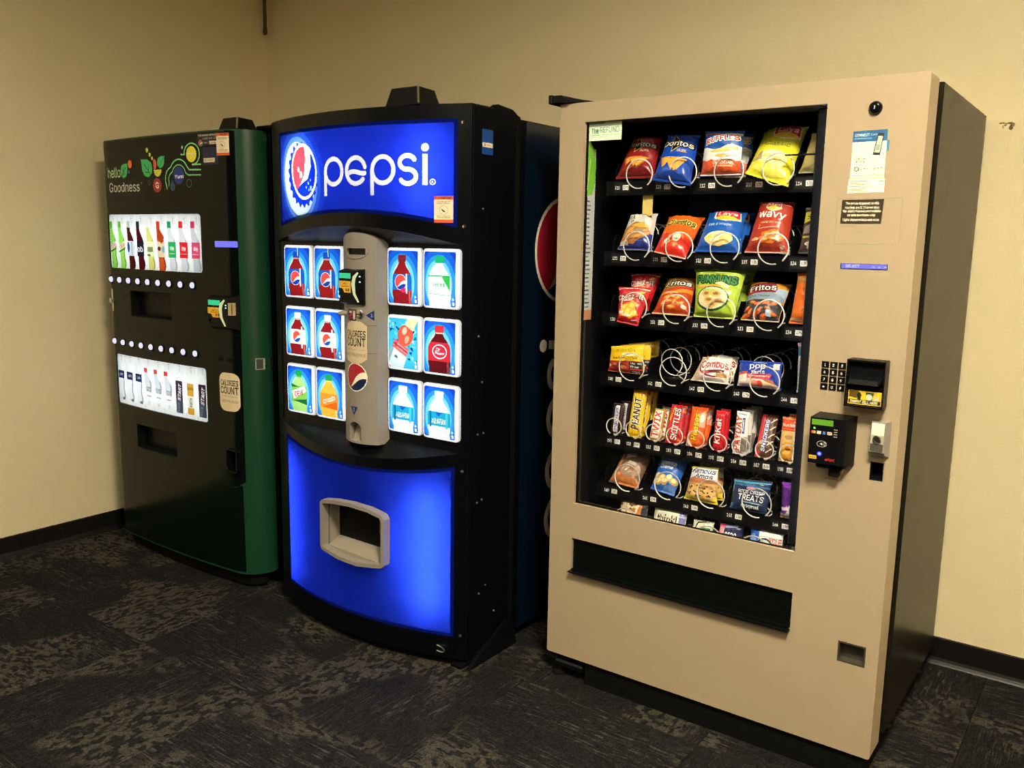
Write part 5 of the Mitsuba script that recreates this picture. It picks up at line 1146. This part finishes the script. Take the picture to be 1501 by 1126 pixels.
def d_poptarts(A, W, H):
    A.rect(0, .86 * H, W, H, '#1c38a0'); A.line([(.36 * W, .93 * H), (.66 * W, .93 * H)], .003, '#a8b8e0'); A.text('pop', .48 * W, .76 * H, .38 * W, .22 * H, '#f6f4f2', rot=2); A.text('tarts', .50 * W, .57 * H, .32 * W, .15 * H, '#f6f4f2', rot=4); A.poly([(0, .40 * H), (.24 * W, .54 * H), (.26 * W, .04 * H), (0, .0)], '#e6dcdc'); A.poly([(.0, .52 * H), (.26 * W, .60 * H), (.25 * W, .50 * H), (0, .42 * H)], '#c8583c')
    A.text('Strawberry', .53 * W, .43 * H, .52 * W, .10 * H, '#f6eef0', rot=2, halo=[('#d8405c', .0045)]); A.poly([(.26 * W, .02 * H), (.98 * W, .02 * H), (.98 * W, .10 * H), (.78 * W, .32 * H), (.26 * W, .34 * H)], '#e8ccb4'); A.poly([(.56 * W, .36 * H), (.86 * W, .30 * H), (.92 * W, .16 * H), (.7 * W, .24 * H)], '#b8684a'); A.ell(.54 * W, .15 * H, .08 * W, .12 * H, '#dc4a44'); A.ell(.43 * W, .17 * H, .07 * W, .10 * H, '#e88a84'); A.rect(.84 * W, .70 * H, .97 * W, .92 * H, '#e2ccd0'); A.rect(.02 * W, .62 * H, .10 * W, .9 * H, '#2c58c8')


def d_tarts2(A, W, H):
    A.rect(0, 0, W, H, '#dfe6ee'); A.rect(0, .74 * H, W, H, '#4a86c4'); A.rect(0, .92 * H, W, H, '#b87aa0'); A.ring(.62 * W, .80 * H, .022, .005, '#2c348c', rz=.012); A.poly([(.52 * W, .72 * H), (.62 * W, .72 * H), (W, .5 * H), (.8 * W, .55 * H)], '#3c2c94'); A.ell(.6 * W, .46 * H, .40 * W, .10 * H, '#d8406a', 20); A.ell(.3 * W, .36 * H, .26 * W, .08 * H, '#b8c870'); A.ell(.35 * W, .22 * H, .25 * W, .10 * H, '#6ab088'); A.ell(.62 * W, .15 * H, .24 * W, .08 * H, '#e8b4a4'); A.rect(0, 0, W, .07 * H, '#8ab4dc')


def d_bar(word, tc, strip=None, halo=None, tw=.80, th=.62, off=.5, extra=None, bold=True, both=False):
    def d(A, W, H):
        if strip: A.poly([(strip[1] * W, .06 * H), (strip[2] * W, .06 * H), (strip[2] * W, .96 * H), (strip[1] * W, .96 * H)], strip[0])
        if extra: extra(A, W, H)
        A.text(word, off * W, .50 * H, tw * H, th * W, tc, rot=90, halo=halo, bold=bold, shear=0 if both else 6)
    return d


def x_peanut(A, W, H):
    rs_ = np.random.RandomState(8)
    for (x, z) in ((.3, .12), (.7, .09), (.8, .16), (.2, .22), (.55, .05), (.82, .9), (.9, .8)): A.ell(x * W, z * H, .14 * W, .035 * H, ('#e8641c', '#f2c21c', '#3c8a3a')[rs_.randint(3)] if z > .5 else '#e8b41c')


def x_skit(A, W, H):
    A.poly([(.0, .1 * H), (.30 * W, .4 * H), (.26 * W, H), (0, H)], '#d8283a'); A.poly([(.1 * W, .6 * H), (.30 * W, .95 * H), (.36 * W, .95 * H), (.18 * W, .55 * H)], '#e8b03c')
    for i, (x, z) in enumerate(((.86, .93), (.92, .84), (.80, .88), (.12, .30), (.18, .20), (.88, .10), (.82, .72))): A.ell(x * W, z * H, .09 * W, .035 * H, ('#3c9a4a', '#e8782c', '#7c3a9a', '#e8c23c')[i % 4])


def x_reese(A, W, H):
    A.ell(.5 * W, .24 * H, .44 * W, .20 * H, '#ee6a24'); A.poly([(.0, .0), (.4 * W, .06 * H), (.1 * W, .22 * H), (0, .2 * H)], '#f0e4dc'); A.rect(.66 * W, .5 * H, W, .86 * H, '#e8a894'); A.ell(.8 * W, .72 * H, .14 * W, .10 * H, '#f4e4dc'); A.line([(.66 * W, .34 * H), (.66 * W, .46 * H)], .003, '#4a2418')


def x_pay(A, W, H):
    A.rect(.58 * W, .10 * H, .92 * W, .95 * H, '#dfe2e8'); A.rect(.62 * W, .50 * H, .80 * W, .86 * H, '#3c3c94'); A.rect(.66 * W, .54 * H, .74 * W, .82 * H, '#d8d8ec'); A.rect(.62 * W, .08 * H, .98 * W, .42 * H, '#7c7270'); A.line([(.2 * W, .95 * H), (.8 * W, .93 * H)], .003, '#8c98b8')


def x_almond(A, W, H):
    A.poly([(.0, .0), (.32 * W, .02 * H), (.30 * W, H), (0, H)], '#cf3440'); A.rect(.62 * W, .05 * H, W, .9 * H, '#4a3024')
    for i in range(5): A.line([(.70 * W, (.12 + .17 * i) * H), (.96 * W, (.22 + .17 * i) * H)], .003, '#d8ccb8')
    A.ell(.30 * W, .22 * H, .12 * W, .07 * H, '#3c6a2c'); A.ell(.28 * W, .34 * H, .09 * W, .04 * H, '#e8c25a'); A.rect(.44 * W, .38 * H, .62 * W, .44 * H, '#3438a0')


def d_cracker(A, W, H):
    A.rect(0, .70 * H, W, H, '#d2452c'); A.text('Munchies', .5 * W, .83 * H, .80 * W, .08 * H, '#f4e6da'); A.rect(.04 * W, .72 * H, .96 * W, .76 * H, '#e8643c'); A.rect(0, 0, W, .70 * H, '#e0b478'); A.ell(.52 * W, .56 * H, .22 * W, .05 * H, '#b08a58'); A.ell(.5 * W, .26 * H, .42 * W, .20 * H, '#d8963a'); A.ell(.46 * W, .28 * H, .26 * W, .12 * H, '#e8b258'); A.ell(.52 * W, .31 * H, .14 * W, .05 * H, '#b86c24'); A.rect(.84 * W, .06 * H, .93 * W, .68 * H, '#f0dcc0')


def d_clear(A, W, H):
    A.poly([(0, 0), (W, .0), (W, .14 * H), (.5 * W, .26 * H), (0, .22 * H)], '#c87a44'); A.poly([(0, .05 * H), (.25 * W, .2 * H), (.18 * W, .75 * H), (0, .8 * H)], '#b27850'); A.ell(.58 * W, .36 * H, .34 * W, .20 * H, '#a08070')
    for p in ([(.30, .62), (.62, .70), (.55, .80), (.26, .74)], [(.42, .50), (.74, .46), (.70, .54), (.46, .58)], [(.30, .34), (.40, .46), (.36, .30)], [(.52, .22), (.70, .30), (.60, .32)], [(.28, .84), (.5, .9), (.6, .84)]): A.poly([(x * W, z * H) for x, z in p], '#b8aca4')
    A.poly([(.42 * W, .30 * H), (.54 * W, .42 * H), (.50 * W, .30 * H)], '#d8ccc4'); A.ell(.66 * W, .40 * H, .10 * W, .05 * H, '#8a5c44'); A.rect(0, 0, .32 * W, .05 * H, '#4a4438')


def d_grandma(A, W, H):
    A.text("Grandma's", .46 * W, .83 * H, .84 * W, .13 * H, '#201c2c', rot=-6, shear=10, halo=[('#a8c4e4', .0014)]); A.text('Sandwich', .44 * W, .66 * H, .60 * W, .10 * H, '#f2f2f4', rot=-4); A.text('Creme', .42 * W, .56 * H, .50 * W, .10 * H, '#f2f2f4', rot=-4); A.text('Vanilla', .36 * W, .74 * H, .30 * W, .04 * H, '#d0dcec', bold=False, rot=-4)
    for (x, z) in ((.18, .32), (.40, .28), (.66, .30), (.30, .18), (.14, .20), (.86, .26), (.52, .20)): A.ell(x * W, z * H, .13 * W, .085 * H, '#c8a468'); A.ell(x * W - .001, z * H + .002, .09 * W, .05 * H, '#ecd8a8')
    A.poly([(.4 * W, 0), (W, 0), (W, .2 * H), (.6 * W, .12 * H)], '#5a84d0')


def d_amos(A, W, H):
    A.rect(0, 0, W, .20 * H, '#e8cf3c'); A.rect(0, .20 * H, W, .60 * H, '#c89a5c'); A.poly([(.06 * W, .60 * H), (W, .58 * H), (W, .97 * H), (.06 * W, .97 * H)], '#dfe4ee'); A.text('Famous', .54 * W, .88 * H, .84 * W, .14 * H, '#1e2c66', rot=-2, shear=14); A.text('Amos', .58 * W, .73 * H, .62 * W, .13 * H, '#1e2c66', rot=-2, shear=14); A.poly([(.0, .58 * H), (.2 * W, .70 * H), (W, .62 * H), (W, .54 * H), (.1 * W, .54 * H)], '#b06a44')
    rs_ = np.random.RandomState(11)
    for (x, z) in ((.22, .40), (.46, .44), (.70, .42), (.34, .26), (.60, .28), (.84, .30), (.16, .24), (.50, .14), (.78, .16)):
        A.ell(x * W, z * H, .14 * W, .085 * H, '#dcae6a')
        for _ in range(4): A.ell((x + .16 * (rs_.rand() - .5)) * W, (z + .10 * (rs_.rand() - .5)) * H, .030 * W, .018 * H, '#4a2c1a')
    A.rect(0, 0, W, .10 * H, '#e8d048')


def d_treats(A, W, H):
    A.poly([(0, .80 * H), (W, .74 * H), (W, .80 * H), (0, .88 * H)], '#2c5c9c'); A.poly([(0, .90 * H), (.5 * W, .86 * H), (W, .90 * H), (W, .94 * H), (0, .96 * H)], '#4a9ac8'); A.text('RICE CRISP', .55 * W, .60 * H, .70 * W, .11 * H, '#eef2f6', rot=-2); A.text('TREATS', .56 * W, .42 * H, .68 * W, .19 * H, '#f4f6f8', rot=-2); A.line([(.34 * W, .28 * H), (.82 * W, .25 * H)], .0025, '#8aa8d0'); A.text('Original', .57 * W, .14 * H, .48 * W, .15 * H, '#f4f6f8', rot=-1); A.poly([(0, .02 * H), (.10 * W, .06 * H), (.08 * W, .2 * H), (0, .18 * H)], '#3c8ab0'); A.ell(.54 * W, .72 * H, .12 * W, .05 * H, '#c88ab0'); A.poly([(.0, .5 * H), (.06 * W, .7 * H), (.04 * W, .9 * H), (0, .9 * H)], '#5aa4c8')


def d_purple(A, W, H):
    A.rect(0, .0, W, .14 * H, '#d8cfe0'); A.poly([(0, .30 * H), (W, .42 * H), (W, .36 * H), (.1 * W, .22 * H)], '#e4daee'); A.poly([(.2 * W, .1 * H), (.5 * W, .5 * H), (.62 * W, .5 * H), (.4 * W, .06 * H)], '#efe8f4'); A.rect(.5 * W, .54 * H, .96 * W, .66 * H, '#d4c4e4'); A.text('Welch', .6 * W, .38 * H, .70 * W, .14 * H, '#f2ecf6', rot=18, shear=10); A.ell(.06 * W, .06 * H, .12 * W, .06 * H, '#c8a04a'); A.rect(0, .86 * H, W, H, '#7c3cb0')


def d_crumb(A, W, H):
    rs_ = np.random.RandomState(21); A.rect(0, .45 * H, W, H, '#d8c8ac')
    for _ in range(24): A.ell(rs_.rand() * W * .75, (.45 + .55 * rs_.rand()) * H, .05 * W, .05 * H, ('#a8743c', '#ecdcc0', '#6c4420', '#b8a488')[rs_.randint(4)])
    A.poly([(.62 * W, .4 * H), (.78 * W, H), (.86 * W, H), (.84 * W, .4 * H)], '#c87a3c'); A.poly([(.80 * W, .3 * H), (W, .3 * H), (W, .9 * H), (.84 * W, .9 * H)], '#1c2c3c')


def d_think(A, W, H):
    A.rect(0, 0, W, H, '#e6e6d6'); A.rect(0, 0, .10 * W, H, '#c4d2b0'); A.text('think!', .46 * W, .64 * H, .62 * W, .36 * H, '#4a3426'); A.rect(.82 * W, .5 * H, W, .96 * H, '#7c80c4'); A.line([(.84 * W, .8 * H), (.98 * W, .8 * H)], .004, '#c4c4e8'); A.rect(.84 * W, 0, W, .5 * H, '#5a3c2c')


def d_green(A, W, H):
    A.rect(0, .3 * H, W, H, '#d8dcd0'); A.rect(.50 * W, .1 * H, .92 * W, .72 * H, '#2c6a4a'); A.text('II', .70 * W, .48 * H, .2 * W, .3 * H, '#e8ecdc'); A.line([(.05 * W, .3 * H), (.3 * W, .9 * H), (.6 * W, .96 * H)], .004, '#2a2a28')


def d_navy(A, W, H):
    A.poly([(0, .3 * H), (.25 * W, .5 * H), (.3 * W, H), (0, H)], '#d85a84'); A.ell(.16 * W, .72 * H, .12 * W, .16 * H, '#f0a8c0'); A.text('oreo', .56 * W, .58 * H, .5 * W, .26 * H, '#eef0f6'); A.poly([(.3 * W, .84 * H), (.8 * W, .9 * H), (.8 * W, .98 * H), (.3 * W, .96 * H)], '#8a94c8'); A.ell(.8 * W, .4 * H, .1 * W, .1 * H, '#c8cce0')


def d_ycl(A, W, H):
    A.rect(0, .0, W, H, '#b8c4cc'); A.rect(0, .0, .30 * W, H, '#2456c0'); A.ell(.13 * W, .62 * H, .10 * W, .22 * H, '#6c9ae8'); A.rect(.30 * W, .78 * H, W, H, '#e6eaec'); A.text('YCLE', .80 * W, .66 * H, .34 * W, .20 * H, '#c8342c'); A.line([(.36 * W, .72 * H), (.56 * W, .74 * H)], .004, '#f4f6f6'); A.line(arc(.5 * W, .2 * H, .3 * W, .5 * H, 30, 150, 14), .005, '#2a2c30')


R1, R2, R3, R4, R5, R6, R7 = 'chip bags on the top shelf', 'chip bags on the second shelf', 'chip bags on the third shelf', 'packets on the fourth shelf', 'candy bars on the fifth shelf', 'packets on the sixth shelf', 'snack bars on the bottom shelf'
bag('chip_bag', 'dark red chip bag with a black triangle behind white lettering', 'chip bag', 2.617, 1.608, 2.752, 1.606, 2.634, 1.737, 2.738, 1.735, -.742, .026, '#8e1c22', d_tri('#7a161c', 'SPICY NACHO', '#c8742c'), group=R1, seed=1, back='#6c1418')
bag('chip_bag', 'blue chip bag with a black triangle behind white lettering', 'chip bag', 2.750, 1.604, 2.882, 1.585, 2.763, 1.737, 2.871, 1.732, -.766, .028, '#1648b8', d_tri('#123c9c', 'COOL RANCH', '#d8a05a'), group=R1, seed=2, back='#123c9c')
bag('chip_bag', 'blue, white and orange chip bag with red lettering', 'chip bag', 2.891, 1.604, 3.020, 1.604, 2.892, 1.738, 3.014, 1.733, -.795, .026, '#1c56b4', d_ruffles, group=R1, seed=3, back='#c8ccd4', copies=((.085, 0, 0, 'dim blue and white chip bag standing behind the blue, white and orange one'),))
bag('chip_bag', 'tilted bright yellow chip bag with a red emblem', 'chip bag', 3.032, 1.614, 3.160, 1.576, 3.031, 1.738, 3.163, 1.745, -.710, .030, '#d2ce32', d_classic, group=R1, seed=4, back='#b8b02c')
bag('chip_bag', 'tan and dark green chip bag at the end of the top shelf', 'chip bag', 3.170, 1.610, 3.290, 1.604, 3.176, 1.722, 3.280, 1.728, -.742, .024, '#a89a68', d_jalap, group=R1, seed=5)
bag('chip_bag', 'white and brown bag of pretzel sticks with a navy bottom', 'chip bag', 2.633, 1.402, 2.754, 1.396, 2.645, 1.508, 2.741, 1.512, -.758, .026, '#d2d0ce', d_pretzel, group=R2, seed=6)
bag('chip_bag', 'orange and red chip bag with black lettering edged in yellow', 'chip bag', 2.768, 1.397, 2.876, 1.378, 2.757, 1.503, 2.882, 1.500, -.728, .027, '#cc4a1e', d_cheetos, group=R2, seed=7)
bag('chip_bag', 'medium blue chip bag with a red emblem on the second shelf', 'chip bag', 2.884, 1.398, 3.022, 1.392, 2.891, 1.514, 3.012, 1.514, -.735, .029, '#1e5cc0', d_lays('#1a50ac', 'Salt & Vinegar', '#d8e4f2', None), group=R2, seed=8, copies=((.07, 0, 0, 'dim blue chip bag standing behind the medium blue one'),))
bag('chip_bag', 'rust red chip bag with large white wavy lettering', 'chip bag', 3.034, 1.398, 3.162, 1.386, 3.046, 1.543, 3.149, 1.541, -.742, .030, '#a83424', d_wavy, group=R2, seed=9, back='#7c241c')
bag('popcorn_bag', 'black and yellow popcorn bag at the end of the second shelf', 'popcorn bag', 3.184, 1.402, 3.292, 1.396, 3.190, 1.524, 3.286, 1.524, -.790, .026, '#2c2a28', d_popcorn, group=R2, seed=10)
bag('cracker_bag', 'bright red cracker bag drooping over the shelf edge', 'cracker bag', 2.655, 1.185, 2.731, 1.176, 2.632, 1.288, 2.757, 1.292, -.797, .024, '#c81e2a', d_cheezit, group=R3, seed=11, yb=-.835, copies=((.080, -.006, .040, 'dim dark red cracker bag standing behind the drooping red one'),))
bag('chip_bag', 'brown and orange corn chip bag with slanted white lettering', 'chip bag', 2.757, 1.210, 2.886, 1.206, 2.770, 1.318, 2.869, 1.321, -.735, .026, '#b8401e', d_fritos_h, group=R3, seed=12)
bag('chip_bag', 'lime green onion ring bag with green lettering', 'chip bag', 2.893, 1.207, 3.022, 1.211, 2.873, 1.3505, 3.040, 1.3505, -.778, .030, '#a9c93e', d_funyuns, group=R3, seed=13, back='#7c9430', copies=((.09, 0, 0, 'dim olive bag standing behind the lime green one'),))
bag('chip_bag', 'orange and grey corn chip bag with a maroon emblem', 'chip bag', 3.036, 1.211, 3.150, 1.208, 3.028, 1.318, 3.154, 1.315, -.735, .027, '#d8982c', d_fritos, group=R3, seed=14)
bag('chip_bag', 'plain orange bag with white lettering at the end of the third shelf', 'chip bag', 3.172, 1.211, 3.292, 1.210, 3.178, 1.350, 3.286, 1.3505, -.785, .026, '#dc702c', d_orange, group=R3, seed=15)
bag('jerky_bag', 'yellow and red snack bag at the start of the fourth shelf', 'snack bag', 2.615, 1.022, 2.745, 1.023, 2.615, 1.103, 2.738, 1.119, -.800, .014, '#d8a82c', d_bites, group=R4, seed=16, wr=.6, back='#a8742c', copies=((.055, 0, 0, 'orange snack bag standing behind the yellow and red one'), (.11, 0, 0, 'dim yellow snack bag at the back of the fourth shelf')))
bag('snack_packet', 'white packet with curved red lettering on the fourth shelf', 'snack packet', 2.893, 1.022, 3.018, 1.024, 2.908, 1.093, 3.004, 1.094, -.765, .022, '#e4dcdc', d_combos, group=R4, seed=17, copies=((.06, 0, 0, 'dim grey packet standing behind the white one with red lettering'),))
bag('pastry_packet', 'blue pastry packet with white lettering', 'pastry packet', 3.036, 1.023, 3.168, 1.028, 3.034, 1.098, 3.165, 1.104, -.800, .016, '#1a3cb0', d_poptarts, group=R4, seed=18, wr=.5, stiff=5)
bag('pastry_packet', 'tall pale blue packet at the end of the fourth shelf', 'pastry packet', 3.207, 1.023, 3.292, 1.024, 3.197, 1.162, 3.286, 1.163, -.800, .016, '#c4d4e4', d_tarts2, group=R4, seed=19, wr=.5)
candy = [('dark brown candy bar with a white and violet word', 2.632, 2.677, .925, -.799, '#2a1c18', d_bar('SNICKERS', '#3438b0', ('#e8e4ea', .34, .72), None, .74, .26, .53), ((.05, 0, 0, 'dim dark candy bar behind the dark brown one'),)),
         ('tall yellow candy packet with brown lettering', 2.692, 2.745, .973, -.781, '#e6ba1c', d_bar('PEANUT', '#3a2416', None, [('#f2ead2', .0018)], .66, .52, .54, x_peanut), ((.040, 0, 0, 'yellow candy packet behind the tall yellow one'), (.080, 0, 0, 'dim yellow candy packet furthest back in its row'))),
         ('gold candy bar with red lettering on white', 2.768, 2.810, .922, -.780, '#b8924a', d_bar('TWIX', '#cc2434', ('#efe6da', .12, .88), [('#f8f2ea', .001)], .80, .62), ((.045, 0, 0, 'dim gold candy bar behind the gold one'),)),
         ('red candy packet with white vertical lettering', 2.821, 2.877, .941, -.778, '#c4202e', d_bar('SKITTLES', '#f4f2f2', None, [('#7c1420', .0016)], .82, .40, .56, x_skit), ((.045, 0, 0, 'dim red candy packet behind the red one'),)),
         ('orange candy packet with yellow lettering', 2.889, 2.947, .944, -.782, '#e45a24', d_bar("Reeses", '#f2d82c', None, [('#7c3a14', .0014)], .66, .36, .48, x_reese), ((.050, 0, 0, 'dim orange candy packet behind the orange one'),)),
         ('narrow red candy bar with white lettering', 2.974, 3.012, .946, -.800, '#c81e2c', d_bar('KitKat', '#f4f0ee', None, None, .62, .52, .45), ((.030, 0, 0, 'dim red candy bar behind the narrow red one'),)),
         ('white candy bar with large red lettering', 3.036, 3.080, .952, -.800, '#e2e2e4', d_bar('PAYDAY', '#d8382c', None, None, .80, .50, .32, x_pay), ((.035, 0, 0, 'second white candy bar in its row'), (.070, 0, 0, 'third white candy bar in its row'), (.105, 0, 0, 'dim white candy bar furthest back in its row'))),
         ('brown and red candy bar with white lettering', 3.100, 3.152, .946, -.765, '#5a3a2c', d_bar('SNICKERS', '#f0eef4', None, [('#3438a0', .001)], .72, .24, .48, x_almond), ()),
         ('orange and tan cracker packet at the end of the fifth shelf', 3.169, 3.223, .953, -.800, '#d8a468', d_cracker, ((.05, 0, 0, 'dim red cracker packet at the end of the fifth shelf'),))]
for i, (lab, x0, x1, zt, yt, base, d, cp) in enumerate(candy):
    bag('candy_bar' if 'cracker' not in lab else 'cracker_packet', lab, 'candy bar' if 'cracker' not in lab else 'cracker packet', x0, .825, x1, .825, x0 + .001, zt, x1 - .001, zt, yt, .011, base, d, group=R5, seed=20 + i, wr=.7, stiff=4, seal=.04, copies=cp)
bag('cookie_bag', 'clear brown bag of cookies on the sixth shelf', 'cookie bag', 2.632, .672, 2.742, .660, 2.636, .762, 2.744, .767, -.715, .024, '#6c5244', d_clear, group=R6, seed=31)
bag('cookie_bag', 'blue bag of round sandwich cookies', 'cookie bag', 2.780, .676, 2.864, .655, 2.768, .768, 2.874, .776, -.720, .024, '#2a62c4', d_grandma, group=R6, seed=32)
bag('cookie_bag', 'yellow, brown and white bag of chocolate chip cookies', 'cookie bag', 2.891, .663, 3.005, .665, 2.904, .763, 2.992, .772, -.790, .024, '#d8c23a', d_amos, group=R6, seed=33, copies=((.050, 0, 0, 'second bag of chocolate chip cookies in its row'),))
bag('rice_treat', 'shiny dark blue square packet with white lettering', 'snack packet', 3.036, .664, 3.153, .667, 3.034, .748, 3.155, .758, -.788, .018, '#10264c', d_treats, group=R6, seed=34)
bag('fruit_snack_bag', 'purple packet at the end of the sixth shelf', 'snack packet', 3.186, .668, 3.270, .666, 3.180, .766, 3.264, .777, -.800, .022, '#5c2494', d_purple, group=R6, seed=35)
low = [('brown and white granola packet at the start of the bottom shelf', 2.668, 2.770, .613, '#8a6a48', d_crumb), ('white bar packet with brown lettering on the bottom shelf', 2.786, 2.902, .612, '#dcdccc', d_think), ('white and green packet on the bottom shelf', 2.918, 2.988, .600, '#c8ccc4', d_green), ('navy and pink packet on the bottom shelf', 3.002, 3.079, .607, '#1c2450', d_navy), ('blue and grey packet at the end of the bottom shelf', 3.096, 3.199, .612, '#a8b4bc', d_ycl)]
for i, (lab, x0, x1, zt, base, d) in enumerate(low):
    bag('snack_bar', lab, 'snack bar', x0, .532, x1, .532, x0, zt, x1, zt + .004, -.790, .013, base, d, group=R7, seed=40 + i, wr=.7, stiff=4)
t = thing('paper_strip', 'pale yellow paper strip hanging below the dark red chip bag', 'paper strip')
put(t, 'strip', cat(box(2.702, 2.7185, -.790, -.788, 1.508, 1.5639), box(2.718, 2.7355, -.7905, -.7885, 1.504, 1.5639)), 'strip_yellow')

# the wire coils, each round its own row of packets
for r_, zf in enumerate(FLOORS):
    n_ = SLOTS[r_]
    for c_ in range(n_):
        p_ = PITCH if n_ == 5 else .0686
        rad = .042 if n_ == 5 else .0255
        dx_ = .038 if n_ == 5 else .014
        xc_ = COL0 - .012 + p_ * (c_ + .5) + dx_
        yb_ = max(BACK.get((r_, c_), -.80), -.80)
        put(TRAYS[r_], 'coil', coil(xc_, zf + rad + .0035, rad, -.848 if n_ == 5 else -.838, yb_, max(-.45, yb_ + .08), .062 if n_ == 5 else .045, dx_, (.0165, .019, .027, .031, 0, .045, .040)[r_]), 'wire', smooth=60)
